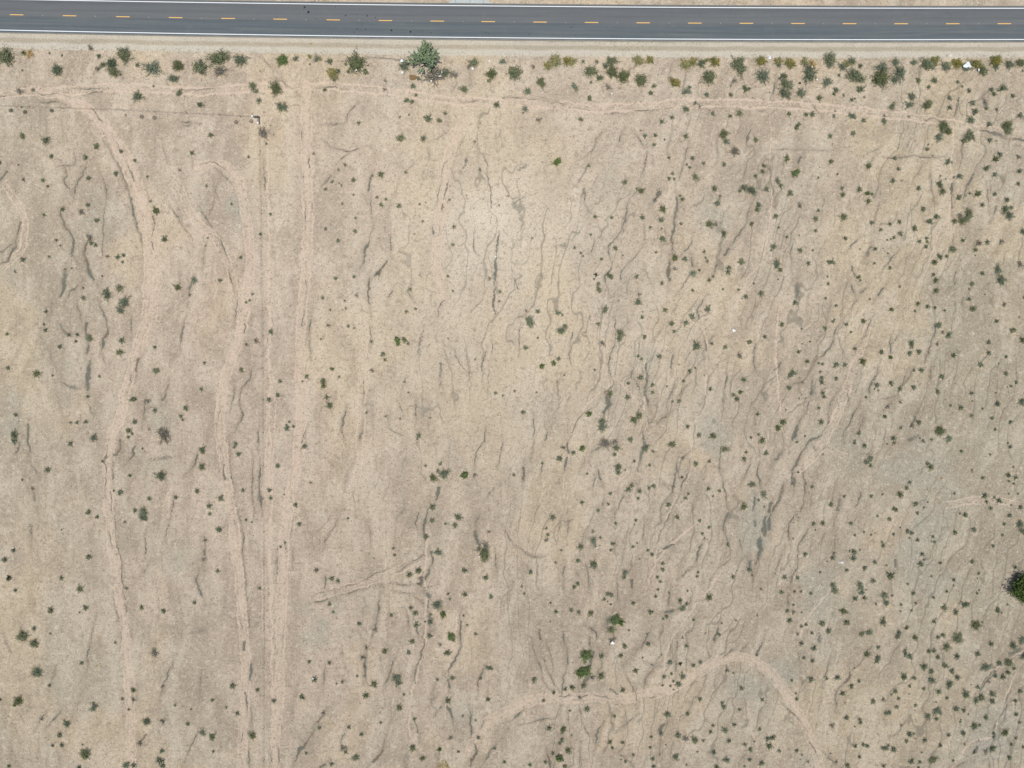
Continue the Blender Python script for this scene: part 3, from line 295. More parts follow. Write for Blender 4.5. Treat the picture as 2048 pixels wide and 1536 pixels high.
# ---------------------------------------------------------------- ground sheet
def axis(lo, hi, step, far):
    a = np.arange(lo, hi + step * .5, step); out = [a]; d = step; x = hi; e = []
    while x < far: d *= 1.45; x += d; e.append(x)
    e = np.array(e); return np.concatenate([(-e[::-1] + (lo + hi)), a, e])
STEP = 0.17
gx = axis(-127, 127, STEP, 1800); gy = axis(-97, 99, STEP, 1800)
NX, NY = len(gx), len(gy)
X, Y = np.meshgrid(gx.astype(np.float32), gy.astype(np.float32))
PX = X / S + 1024; PY = 768 - Y / S
wA = (fbm(PX / 26, PY / 26, 3, 1) - .5) * 9; wB = (fbm(PX / 26, PY / 26, 3, 5) - .5) * 9
wA += (fbm(PX / 6, PY / 6, 2, 14) - .5) * 4.5; wB += (fbm(PX / 6, PY / 6, 2, 17) - .5) * 4.5
QX = PX + wA; QY = PY + wB
rill = np.zeros_like(X); ruts = np.zeros_like(X); edge = np.zeros_like(X); wide = np.zeros_like(X); halo = np.zeros_like(X)

def stamp(field, L, w0, amp0, soft=1.0, warp=True, vary=0.0):
    ns = len(L) - 1; ph = random.uniform(0, 99)
    for i in range(ns):
        w, amp = w0, amp0
        if vary:
            q = (i + .5) / ns; n1 = math.sin(i * .9 + ph) * .5 + math.sin(i * .37 + ph * 2) * .5
            w = w0 * (1 + vary * n1 * .7) * (.55 + .45 * min(1, 5 * q, 5 * (1 - q))) ; amp = amp0 * (1 - .35 * vary * (1 + math.sin(i * .61 + ph * 3)))
        (ax, ay), (bx, by) = L[i], L[i + 1]
        m = w * 1.6 + 12
        i0, i1 = np.searchsorted(gx, [wx(min(ax, bx) - m), wx(max(ax, bx) + m)])
        j0, j1 = np.searchsorted(gy, [wy(max(ay, by) + m), wy(min(ay, by) - m)])
        if i1 <= i0 or j1 <= j0: continue
        sl = (slice(j0, j1), slice(i0, i1))
        qx = QX[sl] if warp else PX[sl]; qy = QY[sl] if warp else PY[sl]
        dx, dy = bx - ax, by - ay; l2 = dx * dx + dy * dy + 1e-6
        t = np.clip(((qx - ax) * dx + (qy - ay) * dy) / l2, 0, 1)
        d = np.sqrt((qx - ax - t * dx) ** 2 + (qy - ay - t * dy) ** 2)
        v = np.exp(-(d / (w * .62 * soft)) ** 2) * amp
        np.maximum(field[sl], v, out=field[sl])

wob = lambda L: L
for w, st, pts in lines:
    L = smooth_line(pts)
    # keep the drawn line where it is: undo the mean warp by pre-warping its points
    if len(pts) == 2: L = np.linspace(L[0], L[1], max(3, int(np.hypot(*(L[1] - L[0])) / 6)))
    stamp(rill, L, max(w * 1.05, 2.2), st * (1.0 if w > 3 else .92), vary=.55)
    ext = np.vstack([L[:1] - (L[1] - L[0]) / (np.linalg.norm(L[1] - L[0]) + 1e-6) * 14, L, L[-1:] + (L[-1] - L[-2]) / (np.linalg.norm(L[-1] - L[-2]) + 1e-6) * 18])
    stamp(halo, ext, w * 1.5 + 5, .8 * st, vary=.3)
    if w >= 4: stamp(wide, L, w * .9, st)
for w, g, pts in tracks:
    L = smooth_line(pts, 8)
    offs = [0] if g == 0 else [-g / 2, g / 2]
    for o_ in offs:
        stamp(ruts, offset_line(L, o_), w * .68 if g > 12 else w * .6, 1.0, vary=.45)
    if g: stamp(ruts, L, g * .9, .66 if g >= 17 else .40)
    if g >= 14 or w > 5:
        for o_ in ((-g / 2 - w * .55), (g / 2 + w * .55)):
            stamp(edge, offset_line(L, o_), 1.2, .85, vary=.4)
            stamp(edge, offset_line(L, o_ * .45), 1.0, .7, vary=.4)
mound = np.zeros_like(X)
for (px, py, r, k) in shrubs:
    m = r * 2.6 + 4
    i0, i1 = np.searchsorted(gx, [wx(px - m), wx(px + m)]); j0, j1 = np.searchsorted(gy, [wy(py + m), wy(py - m)])
    if i1 <= i0 or j1 <= j0: continue
    sl = (slice(j0, j1), slice(i0, i1))
    d2 = (QX[sl] - px) ** 2 + (QY[sl] - py - r * .2) ** 2
    v = np.exp(-d2 / (r * 1.25 + 1.5) ** 2) * min(1, .45 + r / 16)
    np.maximum(mound[sl], v, out=mound[sl])
ton = {k: np.zeros_like(X) for k in 'gpwor'}
nb = fbm(PX / 60, PY / 60, 3, 9)
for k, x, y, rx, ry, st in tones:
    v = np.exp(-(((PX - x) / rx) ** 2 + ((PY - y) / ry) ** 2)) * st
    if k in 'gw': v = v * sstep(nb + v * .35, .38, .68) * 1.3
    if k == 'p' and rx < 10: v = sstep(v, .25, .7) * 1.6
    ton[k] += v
# road verge: bands of pale gravel and brown sand parallel to the road
off = PY - rc(_bot, PX); offt = PY - rc(_top, PX)
jit = (fbm(PX / 40, PY / 12, 3, 21) - .5) * 4
o1 = off + jit
verge_pale = sstep(o1, 4, 7) * (1 - sstep(o1, 13, 16)) * .75 + sstep(o1, 21, 26) * (1 - sstep(o1, 34, 38))
verge_brown = sstep(o1, 12, 16) * (1 - sstep(o1, 21, 26)) * (.8 + .2 * sstep(PX, 900, 1200))
verge_all = sstep(o1, 2, 5) * (1 - sstep(o1, 35, 38)) + (offt < -3) * .0
rill = np.where((off < 34) & (off > -80), 0, rill)
in_road = sstep(off, 24, 8) * sstep(offt, -24, -8) if False else (1 - sstep(np.maximum(off, -offt), 6, 30))

# relief
H = (fbm(X / 9, Y / 14, 3, 31) - .5) * .34 + (fbm(X / 1.6, Y / 2.2, 3, 35) - .5) * .07
H = H - .13 * rill * np.where(wide > .2, 1.1, .8) - .035 * ruts + .16 * mound - .04 * edge
H = H * (1 - in_road * .97)
farfade = 1 - sstep(np.maximum(np.abs(X) - 127, np.abs(Y) - 97), 0, 30)
H = H * (.3 + .7 * farfade) + (1 - farfade) * (fbm(X / 60, Y / 60, 2, 3) - .5) * 1.2 * (1 - in_road)
H = H.astype(np.float32)

def zat(x, y):
    i = min(max(int(np.searchsorted(gx, x)) - 1, 0), NX - 2); j = min(max(int(np.searchsorted(gy, y)) - 1, 0), NY - 2)
    return float(H[j, i])

flow = X - (0.02 + .30 * sstep(X, -50, 45)) * np.clip(Y, -120, 120) + (fbm(X / 12, Y / 20, 3, 41) - .5) * 7

# fine runnels down the slope, and rough ground between them
fx_, fy_ = flow + (fbm(X / 3, Y / 3, 3, 77) - .5) * 1.9, Y + (fbm(X / 5, Y / 5, 2, 79) - .5) * 5
def strand(sp, wv, seed, p):        # strands running down the slope, never closing on themselves
    u = fx_ / sp + (fbm(X / (sp * 2.2), Y / (sp * 4.5), 4, seed) - .5) * wv
    return np.abs(np.cos(math.pi * u)) ** p
vein = strand(5.2, 3.2, 81, 60) * sstep(fbm(X / 12, Y / 16, 2, 83), .47, .62)
vein = np.maximum(vein, .9 * strand(3.3, 2.6, 85, 34) * sstep(fbm(X / 9, Y / 13, 3, 87), .54, .66))
vein = np.maximum(vein, .75 * strand(1.7, 2.4, 89, 16) * sstep(fbm(X / 5, Y / 8, 3, 93), .56, .66))
vein = vein * (.55 + .45 * sstep(X, -60, 20)) * (1 - np.clip(ruts, 0, 1)) * sstep(off, 30, 60)
blot = fbm(fx_ / 3.2, fy_ / 6.5, 4, 91); blot2 = fbm(X / 16, Y / 22, 4, 95); crust = fbm(X / .75, Y / .95, 3, 97)
H -= (.05 * vein).astype(np.float32)

def pid(t):          # the sheet's material
    t.b.inputs["Roughness"].default_value = 1.0; t.b.inputs["Specular IOR Level"].default_value = 0.0
    P = t.n("ShaderNodeTexCoord").outputs["Object"]
    A = t.n("ShaderNodeAttribute", attribute_name="m1"); B = t.n("ShaderNodeAttribute", attribute_name="m2")
    C = t.n("ShaderNodeAttribute", attribute_name="m3")
    sa = t.n("ShaderNodeSeparateColor"); t.put(sa.inputs[0], A.outputs["Color"])
    sb = t.n("ShaderNodeSeparateColor"); t.put(sb.inputs[0], B.outputs["Color"])
    sc_ = t.n("ShaderNodeSeparateColor"); t.put(sc_.inputs[0], C.outputs["Color"])
    rill_, ruts_, edge_, mound_ = sa.outputs[0], sa.outputs[1], sa.outputs[2], A.outputs["Alpha"]
    g_, p_, w_, or_ = sb.outputs[0], sb.outputs[1], sb.outputs[2], B.outputs["Alpha"]
    vp_, vb_, flow_, r_ = sc_.outputs[0], sc_.outputs[1], sc_.outputs[2], C.outputs["Alpha"]
    D = t.n("ShaderNodeAttribute", attribute_name="m4"); sd_ = t.n("ShaderNodeSeparateColor"); t.put(sd_.inputs[0], D.outputs["Color"])
    vein_, blot_, blot2_, halo_ = sd_.outputs[0], sd_.outputs[1], sd_.outputs[2], D.outputs["Alpha"]
    sx = t.n("ShaderNodeSeparateXYZ"); t.put(sx.inputs[0], P)
    F = t.xyz(flow_, t.math('MULTIPLY', sx.outputs[1], .13))
    n_big = t.noise(P, .035, 4); n_mid = t.noise(P, .22, 5, .6); n_one = t.noise(P, .95, 5, .68, .5)
    n_two = t.noise(P, 2.3, 5, .7, .3)
    n_fin = t.noise(P, 4.2, 4, .7); n_flow = t.noise(F, .55, 5, .65); n_flow2 = t.noise(F, 1.6, 3, .6)
    c = t.mix(t.ramp(n_big, .35, .65), SAND[0], SAND[1])
    c = t.mix(r_, c, SAND[2]); c = t.mix(or_, c, SAND[3])
    c = t.mix(t.math('MULTIPLY', t.ramp(n_flow, .47, .68), .46), c, SAND[4])
    c = t.mix(t.math('MULTIPLY', t.ramp(n_mid, .50, .72), .38), c, SAND[5])
    c = t.mix(t.math('MULTIPLY', t.ramp(n_mid, .48, .28), .50), c, SAND[6])
    c = t.mix(t.ramp(blot2_, .50, .68, 0, .42), c, WARM); c = t.mix(t.ramp(blot2_, .47, .32, 0, .28), c, SAND[6])
    c = t.mix(t.ramp(blot_, .50, .72, 0, .30), c, PALE); c = t.mix(t.ramp(blot_, .50, .28, 0, .36), c, SAND[4])
    c = t.mix(t.math('MULTIPLY', t.ramp(t.math('MULTIPLY_ADD', n_one, .9, halo_), .50, 1.25), .62), c, SAND[4])
    gp = t.ramp(t.math('MULTIPLY_ADD', t.math('SUBTRACT', n_one, .5), .5, g_), .08, .7)
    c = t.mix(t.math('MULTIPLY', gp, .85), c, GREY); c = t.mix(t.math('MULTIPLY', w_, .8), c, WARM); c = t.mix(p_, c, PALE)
    mnd = t.ramp(t.math('MULTIPLY_ADD', n_one, .5, mound_), .45, 1.05)
    c = t.mix(t.math('MULTIPLY', mnd, .42), c, WARM)
    # crust: pale blotches and brown rough ground, a metre or less across
    c = t.mix(t.ramp(n_one, .53, .68, 0, .55), c, PALE)
    c = t.mix(t.ramp(n_one, .48, .33, 0, .62), c, SAND[4])
    c = t.mix(t.ramp(n_two, .54, .68, 0, .50), c, PALE)
    c = t.mix(t.ramp(n_two, .46, .33, 0, .52), c, DARKB)
    rn = t.math('MULTIPLY', t.math('SUBTRACT', n_one, .5), 1.3)
    rt = t.ramp(t.math('MULTIPLY_ADD', t.math('SUBTRACT', n_two, .5), 1.1, t.math('MULTIPLY_ADD', rn, .7, ruts_)), .16, .86)
    c = t.mix(t.math('MULTIPLY', rt, .80), c, RUT)
    vn = t.ramp(t.math('ADD', t.math('MULTIPLY', t.math('SUBTRACT', n_two, .5), 1.6), vein_), .35, .95)
    c = t.mix(t.math('MULTIPLY', vn, .46), c, t.mix(t.ramp(n_mid, .4, .6), DARKB, DARKG))
    # broken dark edges thrown up by wheels
    eg = t.ramp(t.math('MULTIPLY_ADD', t.math('SUBTRACT', t.noise(t.scale(P, (1, .35, 1)), .9, 3, .6), .5), 3.2, edge_), .72, 1.1)
    eg = t.math('MULTIPLY', eg, t.ramp(edge_, .2, .5))
    c = t.mix(t.math('MULTIPLY', eg, .72), c, DARKB)
    # gullies: brown where thin, grey gravel where wide
    rv = t.math('MULTIPLY_ADD', t.math('SUBTRACT', n_one, .5), 1.2, rill_)
    rv = t.math('MULTIPLY_ADD', t.math('SUBTRACT', n_two, .5), 1.9, rv)
    rm = t.ramp(rv, .22, .78)
    rm = t.math('MULTIPLY', rm, t.ramp(rill_, .06, .3))
    gc = t.mix(t.ramp(n_mid, .36, .52), DARKB, DARKG)
    c = t.mix(t.math('MULTIPLY', rm, .82), c, gc)
    vfade = t.ramp(n_two, .25, .75, .75, 1.0)
    c = t.mix(t.math('MULTIPLY', vb_, vfade), c, VBROWN); c = t.mix(t.math('MULTIPLY', vp_, vfade), c, VPALE)
    # scattered dark specks: gravel, twigs, droppings
    vo = t.n("ShaderNodeTexVoronoi"); t.put(vo.inputs["Vector"], P); vo.inputs["Scale"].default_value = 1.5
    svc = t.n("ShaderNodeSeparateColor"); t.put(svc.inputs[0], vo.outputs["Color"])
    dot = t.math('LESS_THAN', vo.outputs["Distance"], t.math('MULTIPLY', svc.outputs[0], .24))
    dot = t.math('MULTIPLY', dot, t.math('GREATER_THAN', t.math('ADD', svc.outputs[1], t.math('MULTIPLY', t.math('SUBTRACT', n_mid, .5), 1.6)), .70))
    dot = t.math('MULTIPLY', dot, t.math('SUBTRACT', 1.0, t.math('MAXIMUM', vp_, ruts_)))
    c = t.mix(t.math('MULTIPLY', dot, .55), c, DARKB)
    gl = t.ramp(t.noise(P, 3.0, 5, .8), .3, .7, .84, 1.17)
    c = t.mix(1.0, c, t.xyz(gl, gl, gl), 'MULTIPLY')
    t.put(t.b.inputs["Base Color"], c)
    t.b.inputs["Diffuse Roughness"].default_value = 1.0
    h = t.math('MULTIPLY_ADD', n_one, .14, t.math('MULTIPLY', n_two, .08))
    t.bump(h, 1.0, 1.0)
SAND = [alb(212, 195, 174), alb(203, 190, 171), alb(214, 194, 177), alb(188, 179, 157), alb(172, 157, 139), alb(226, 210, 191), alb(186, 171, 152)]
GREY, WARM, PALE, RUT = alb(190, 184, 168), alb(222, 202, 170), alb(234, 222, 203), alb(229, 209, 189)
DARKB, DARKG, VBROWN, VPALE = alb(126, 111, 95), alb(114, 119, 110), alb(190, 181, 162), alb(217, 210, 196)
gm = NT("desert_soil"); pid(gm)

idx = np.arange(NX * NY, dtype=np.int32).reshape(NY, NX)
F = np.stack([idx[:-1, :-1], idx[:-1, 1:], idx[1:, 1:], idx[1:, :-1]], -1).reshape(-1, 4)
me = mesh_np("ground", np.stack([X, Y, H], -1).reshape(-1, 3), F, [gm.m], smooth=True)
def put_attr(name, a, b, c, d):
    at = me.attributes.new(name, 'FLOAT_COLOR', 'POINT')
    at.data.foreach_set("color", np.stack([a, b, c, d], -1).astype(np.float32).ravel())
put_attr("m1", rill, ruts, edge, mound)
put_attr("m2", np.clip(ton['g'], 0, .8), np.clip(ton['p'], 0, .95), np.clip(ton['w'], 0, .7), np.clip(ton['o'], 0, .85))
put_attr("m4", vein, blot, blot2, halo)
put_attr("m3", verge_pale, verge_brown, flow, np.clip(ton['r'], 0, .8))
ground = link("ground", me); tag(ground, kind="structure")
del F, idx, QX, QY, wA, wB

# ---------------------------------------------------------------- road
def strip(name, xs, ya, yb, z, mat, thick=0.0, parent=None):
    """band between two pixel-curves, sampled at xs"""
    n = len(xs); V = []
    for x, a, b in zip(xs, ya, yb): V += [(wx(x), wy(a), z), (wx(x), wy(b), z)]
    if thick:
        for x, a, b in zip(xs, ya, yb): V += [(wx(x), wy(a) + .12, z - thick), (wx(x), wy(b) - .12, z - thick)]
    F = [(2 * i, 2 * i + 1, 2 * i + 3, 2 * i + 2) for i in range(n - 1)]
    if thick:
        o = 2 * n
        for i in range(n - 1):
            F += [(2 * i, 2 * i + 2, o + 2 * i + 2, o + 2 * i), (2 * i + 1, o + 2 * i + 1, o + 2 * i + 3, 2 * i + 3)]
        F += [(0, o, o + 1, 1), (2 * n - 2, 2 * n - 1, o + 2 * n - 1, o + 2 * n - 2)]
    m_ = mesh_np(name, V, F, [mat])
    return m_, n
t = NT("asphalt"); P = t.n("ShaderNodeTexCoord").outputs["Object"]; uv = t.n("ShaderNodeUVMap").outputs[0]
s_ = t.n("ShaderNodeSeparateXYZ"); t.put(s_.inputs[0], uv); v = s_.outputs[1]
across = t.noise(t.xyz(t.math('MULTIPLY', s_.outputs[0], .02), t.math('MULTIPLY', v, 1.0)), 1.3, 3, .6)
blot = t.noise(P, .35, 4, .6); fine = t.noise(P, 5.0, 4, .8)
c = t.mix(t.ramp(v, 3.6, 4.4), alb(116, 119, 122), alb(98, 109, 115))      # far lane browner, near lane bluer
wp = t.math('SINE', t.math('MULTIPLY', v, 3.4)); c = t.mix(t.ramp(wp, .2, 1, 0, .22), c, alb(88, 92, 95))
c = t.mix(t.ramp(across, .35, .65, 0, .3), c, alb(136, 137, 137)); c = t.mix(t.ramp(blot, .5, .8, 0, .25), c, alb(134, 134, 132))
c = t.mix(t.ramp(fine, .3, .7, 0, .25), c, alb(90, 92, 93))
c = t.mix(t.ramp(t.noise(t.xyz(t.math('MULTIPLY', s_.outputs[0], .06), t.math('MULTIPLY', v, 2.2)), 1.0, 5, .7), .45, .75, 0, .28), c, alb(146, 143, 139))
c = t.mix(t.ramp(t.noise(t.xyz(t.math('MULTIPLY', s_.outputs[0], .6), t.math('MULTIPLY', v, .35)), 1.0, 5, .7), .55, .75, 0, .18), c, alb(84, 88, 90))
dust = t.ramp(t.math('ADD', t.math('ABSOLUTE', t.math('SUBTRACT', v, 3.68)), t.math('MULTIPLY', blot, .5)), 4.2, 4.65, 0, .45)
c = t.mix(dust, c, alb(186, 176, 156))
t.put(t.b.inputs["Base Color"], c); t.bump(fine, .3, .02); asphalt = t.m
def paint(name, cc, worn):
    t = NT(name); P = t.n("ShaderNodeTexCoord").outputs["Object"]; n_ = t.noise(P, 6, 5, .8)
    t.put(t.b.inputs["Base Color"], t.mix(t.ramp(n_, .55, .75, 0, .5), cc, worn)); t.b.inputs["Roughness"].default_value = .6
    return t.m
white_paint = paint("white_paint", (.70, .73, .74, 1), alb(150, 150, 148)); yellow_paint = paint("yellow_paint", (.66, .40, .13, 1), alb(150, 130, 90))
xs = np.concatenate([np.linspace(-14000, -400, 20), np.linspace(-300, 2350, 80), np.linspace(2500, 16000, 20)])
ragt = np.array([random.uniform(-.25, .25) for _ in xs])
RZ = .07
m_, n = strip("road", xs, rc(_top, xs) - 4.6 + ragt, rc(_bot, xs) + 5.2 - ragt[::-1], RZ, asphalt, .09)
uvl = m_.uv_layers.new(name="UVMap"); co = np.empty(len(m_.vertices) * 3, np.float32); m_.vertices.foreach_get("co", co); co = co.reshape(-1, 3)
li = np.empty(len(m_.loops), np.int32); m_.loops.foreach_get("vertex_index", li)
uvs = np.stack([co[li, 0], (wy(rc(_top, co[li, 0] / S + 1024)) - co[li, 1])], 1).astype(np.float32); uvl.data.foreach_set("uv", uvs.ravel())
road = link("road", m_); tag(road, kind="structure")
for crv in (_top, _bot):
    e = strip("edge_line", xs, rc(crv, xs) - .72, rc(crv, xs) + .72, RZ + .004, white_paint)[0]
    link("edge_line", e, road)
mk_mat = simple_mat("marker_plastic", alb(176, 176, 170), .1, 5)
for k in range(-14, 36):
    x0 = 21 + 103.6 * k if k < 0 else [20, 126, 232.5, 338, 443, 547, 653, 757.5, 861, 963][k] if k < 10 else 1066.5 + (k - 10) * 103.15
    a = np.linspace(x0 - 6.5 + 0, x0 + 20.5, 6) + 6.5
    e = strip("centre_dash", a, rc(_mid, a) - .8, rc(_mid, a) + .8, RZ + .004, yellow_paint)[0]
    if -1 <= k <= 20: link("centre_dash", e, road)
    # raised reflective marker halfway along the gap
    if 0 <= k <= 19:
        mx = x0 + 13.5 + 51.6; my = float(rc(_mid, mx))
        q = .09; V = [(-q, -q, 0), (q, -q, 0), (q, q, 0), (-q, q, 0), (-q * .5, -q * .6, .03), (q * .5, -q * .6, .03), (q * .5, q * .6, .03), (-q * .5, q * .6, .03)]
        mm = mesh_np("road_marker", V, [(4, 5, 6, 7), (0, 1, 5, 4), (1, 2, 6, 5), (2, 3, 7, 6), (3, 0, 4, 7)], [mk_mat])
        link("road_marker", mm, road, (wx(mx), wy(my), RZ + .002))
tar = simple_mat("tar", alb(52, 58, 62), .2, 3, .5)
def blob(cx, cy, r, z, n=11, jag=.3, sx=1, sy=1):
    V = [(cx, cy, z)] + [(cx + math.cos(a) * rr * sx, cy + math.sin(a) * rr * sy, z) for a, rr in
         [(2 * math.pi * i / n, r * random.uniform(1 - jag, 1 + jag)) for i in range(n)]]
    return V, [(0, 1 + i, 1 + (i + 1) % n) for i in range(n)]
for px, py, r in [(617, 24.5, 2.6), (609.5, 14.5, 1.9), (608, 19, 1.0), (691.5, 31.5, 1.5), (734.5, 32, 1.4), (751, 35.5, 1.2), (783, 61, 1.9), (821, 63.8, 2.1),
                  (715, 58.5, 1.2), (731, 59, 1.2), (708, 64.8, 1.0), (653, 42.5, 1.0), (862, 66.5, 1.0), (900, 69.5, .8), (632, 37.5, .8), (714.5, 28.5, .8), (723, 61, .7),
                  (971.5, 66, .9), (977, 66.8, .9), (1143, 55, 1.1), (1058, 68.5, 1.0), (1151.5, 70.5, .9), (1104, 70.8, .7), (1223, 71.5, .7), (1703, 77, 1.0), (671, 14.5, .8), (1483, 81, 1.0), (845, 61, .7), (647, 51, .6)]:
    V, Fc = blob(wx(px), wy(py), r * S, RZ + .005, jag=.25)
    link("tar_spot", mesh_np("tar_spot", V, Fc, [tar]), road)

# concrete driveway apron on the far side, flared with low kerbs
conc = simple_mat("concrete", alb(196, 202, 200), .06, 2.0); dark_joint = simple_mat("joint", alb(120, 122, 120), .1, 3)
ytop = lambda x: float(rc(_top, x)) - 5.0
pts = [(896, ytop(896)), (985, ytop(985)), (981, 5.5), (975, 1), (968, -3), (966, -90), (912, -90), (909, -3), (902, 2)]
V = [(wx(x), wy(y), .10) for x, y in pts] + [(wx(x), wy(y), -.05) for x, y in pts]; nP = len(pts)
V += [(wx(940), wy(4), .10)]
me_ = bpy.data.meshes.new("driveway"); me_.from_pydata(V, [], [(i, 2 * nP, (i + 1) % nP) for i in range(nP)] + [(i, (i + 1) % nP, nP + (i + 1) % nP, nP + i) for i in range(nP)])
me_.materials.append(conc); me_.update(); drive = link("driveway", me_); tag(drive, kind="structure")
def boxmesh(name, x0, x1, y0, y1, z0, z1, mat, bev=0.0):
    V = [(x, y, z) for z in (z0, z1) for x, y in ((x0, y0), (x1, y0), (x1, y1), (x0, y1))]
    if bev:
        V[4:] = [(x0 + bev, y0 + bev, z1), (x1 - bev, y0 + bev, z1), (x1 - bev, y1 - bev, z1), (x0 + bev, y1 - bev, z1)]
    return mesh_np(name, V, [(0, 3, 2, 1), (4, 5, 6, 7), (0, 1, 5, 4), (1, 2, 6, 5), (2, 3, 7, 6), (3, 0, 4, 7)], [mat])
for px in (911.2, 940, 966.5):
    link("joint", boxmesh("joint", wx(px) - .03, wx(px) + .03, wy(8), wy(-88), .098, .104, dark_joint), drive)

# ---------------------------------------------------------------- shrubs
TAN = 2 * math.pi
def tubes(segs, k=3):
    """segs: list of (p0, p1, r0, r1) -> one mesh of tapered prisms"""
    V = []; F = []
    for p0, p1, r0, r1 in segs:
        p0 = np.array(p0, float); p1 = np.array(p1, float); d = p1 - p0; d /= np.linalg.norm(d) + 1e-9
        u = np.cross(d, (0, 0, 1) if abs(d[2]) < .9 else (1, 0, 0)); u /= np.linalg.norm(u); w_ = np.cross(d, u); b = len(V)
        for p, r in ((p0, r0), (p1, r1)):
            for i in range(k):
                a = TAN * i / k; V.append(p + (u * math.cos(a) + w_ * math.sin(a)) * r)
        for i in range(k): F.append((b + i, b + (i + 1) % k, b + k + (i + 1) % k, b + k + i))
    return np.array(V), np.array(F)
def leaves(C, size, up=.4):
    """quads round the centres C"""
    n = len(C); a = rng.normal(size=(n, 3)); a[:, 2] *= (1 - up); a /= np.linalg.norm(a, axis=1)[:, None]
    nrm = rng.normal(size=(n, 3)); nrm[:, 2] = np.abs(nrm[:, 2]) + up * 2; b = np.cross(a, nrm); b /= np.linalg.norm(b, axis=1)[:, None] + 1e-9
    s = (size * rng.uniform(.6, 1.35, n))[:, None]
    V = np.stack([C - a * s, C - b * s * .55, C + a * s, C + b * s * .55], 1).reshape(-1, 3)
    return V, np.arange(n * 4).reshape(-1, 4)
def make_shrub(nb, per, ls, droop=0.0, dead=False, lo=.35, height=.75, ragged=.45):
    segs = []; C = []
    squash = rng.uniform(.78, 1.0); lop = rng.uniform(0, TAN); lopa = rng.uniform(0, .28)
    nlobe = rng.integers(3, 6); ph = rng.uniform(0, TAN, 3)
    for i in range(nb):
        az = TAN * (i + rng.uniform(-.5, .5)) / nb * 2.0; el = math.acos(rng.uniform(0.02, .98)) if i % 4 else rng.uniform(0, .5)
        ln = rng.uniform(1 - ragged, 1.04) * (1 - lopa * (1 + math.cos(az - lop)) * .5) * (.86 + .16 * math.sin(nlobe * az + ph[0]))
        d = np.array([math.sin(el) * math.cos(az), math.sin(el) * math.sin(az) * squash, math.cos(el) * height])
        mid = d * ln * .5 + rng.normal(size=3) * .05; mid[2] = max(mid[2], .04); end = d * ln; end[2] = max(end[2] - droop * ln * ln, .05)
        segs += [((0, 0, 0.0), mid, .026, .017), (mid, end, .017, .006)]
        if dead:
            for _ in range(3):
                s0 = mid + (end - mid) * rng.uniform(.1, .8); segs.append((s0, s0 + rng.normal(size=3) * .16 + d * .14, .011, .004))
        t_ = rng.uniform(lo, 1.05, per)
        for tt in t_:
            p = mid * (tt / .5) if tt < .5 else mid + (end - mid) * ((tt - .5) / .5)
            C.append(p + rng.normal(size=3) * .055 * (.6 + tt))
    C = np.array(C); C[:, 2] = np.maximum(C[:, 2], .04)
    return leaves(C, ls), tubes(segs)

twig = simple_mat("grey_twigs", alb(128, 120, 108), .25, 5); bark = simple_mat("bark", alb(92, 78, 64), .3, 4)
MATS = {
 'g': leaf_mat("creosote_leaves", alb(130, 139, 98), alb(160, 164, 126), alb(92, 102, 76)),
 'b': leaf_mat("grey_green_leaves", alb(132, 144, 116), alb(162, 170, 142), alb(92, 104, 84)),
 'd': leaf_mat("dry_grey_leaves", alb(178, 174, 160), alb(162, 158, 144), alb(134, 130, 120)),
 'y': leaf_mat("yellow_flowering_leaves", alb(198, 176, 98), alb(146, 150, 100), alb(112, 122, 86)),
 'o': leaf_mat("rusty_dry_leaves", alb(226, 194, 140), alb(212, 178, 122), alb(174, 146, 102)),
 'v': leaf_mat("vivid_green_leaves", alb(112, 134, 74), alb(138, 154, 96), alb(76, 92, 56)),
 'k': leaf_mat("blackish_leaves", alb(80, 90, 68), alb(92, 98, 78), alb(62, 70, 56)),
}
SPEC = {  # kind: branches, leaves per branch, leaf size, kwargs per level of detail (small, medium, large)
 'g': [(36, 8, .088, dict(lo=.2)), (54, 13, .060, dict(lo=.2, ragged=.5)), (84, 24, .040, dict(lo=.15, ragged=.55))],
 'b': [(36, 7, .084, dict(ragged=.6, lo=.2)), (54, 12, .058, dict(ragged=.6, lo=.2)), (80, 20, .036, dict(ragged=.65, lo=.15))],
 'd': [(22, 4, .09, dict(dead=True)), (34, 6, .06, dict(dead=True)), (54, 9, .042, dict(dead=True, ragged=.6))],
 'y': [(28, 9, .10, dict(ragged=.25)), (44, 15, .07, dict(ragged=.25)), (60, 22, .05, dict(ragged=.25))],
 'o': [(26, 10, .11, dict(height=.45)), (44, 18, .08, dict(height=.4)), (60, 22, .05, dict(height=.4))],
 'v': [(30, 12, .11, dict(ragged=.25)), (46, 22, .078, dict(ragged=.25)), (70, 34, .052, dict(ragged=.25))],
 'k': [(26, 10, .11, {}), (40, 14, .08, {}), (50, 20, .05, {})],
}
NAME = dict(g="creosote_bush", b="grey_green_bush", d="dry_bush", y="flowering_bush", o="rusty_bush", v="leafy_bush", k="dark_bush")
protos = {}
for k, lods in SPEC.items():
    for lv, (nb_, per, ls, kw) in enumerate(lods):
        nv = 7 if k in 'gb' else 4
        for j in range(nv):
            (lV, lF), (sV, sF) = make_shrub(nb_, per, ls, **kw)
            protos[k, lv, j] = (mesh_np("foliage", lV, lF, [MATS[k]]), mesh_np("branches", sV, sF, [twig]), lV, lF, sV, sF)
def pick(k, r, i):
    lv = 0 if r < 4.6 else 1 if r < 9 else 2
    return protos[k, lv, (i * 5 + int(r * 7)) % (7 if k in 'gb' else 4)]

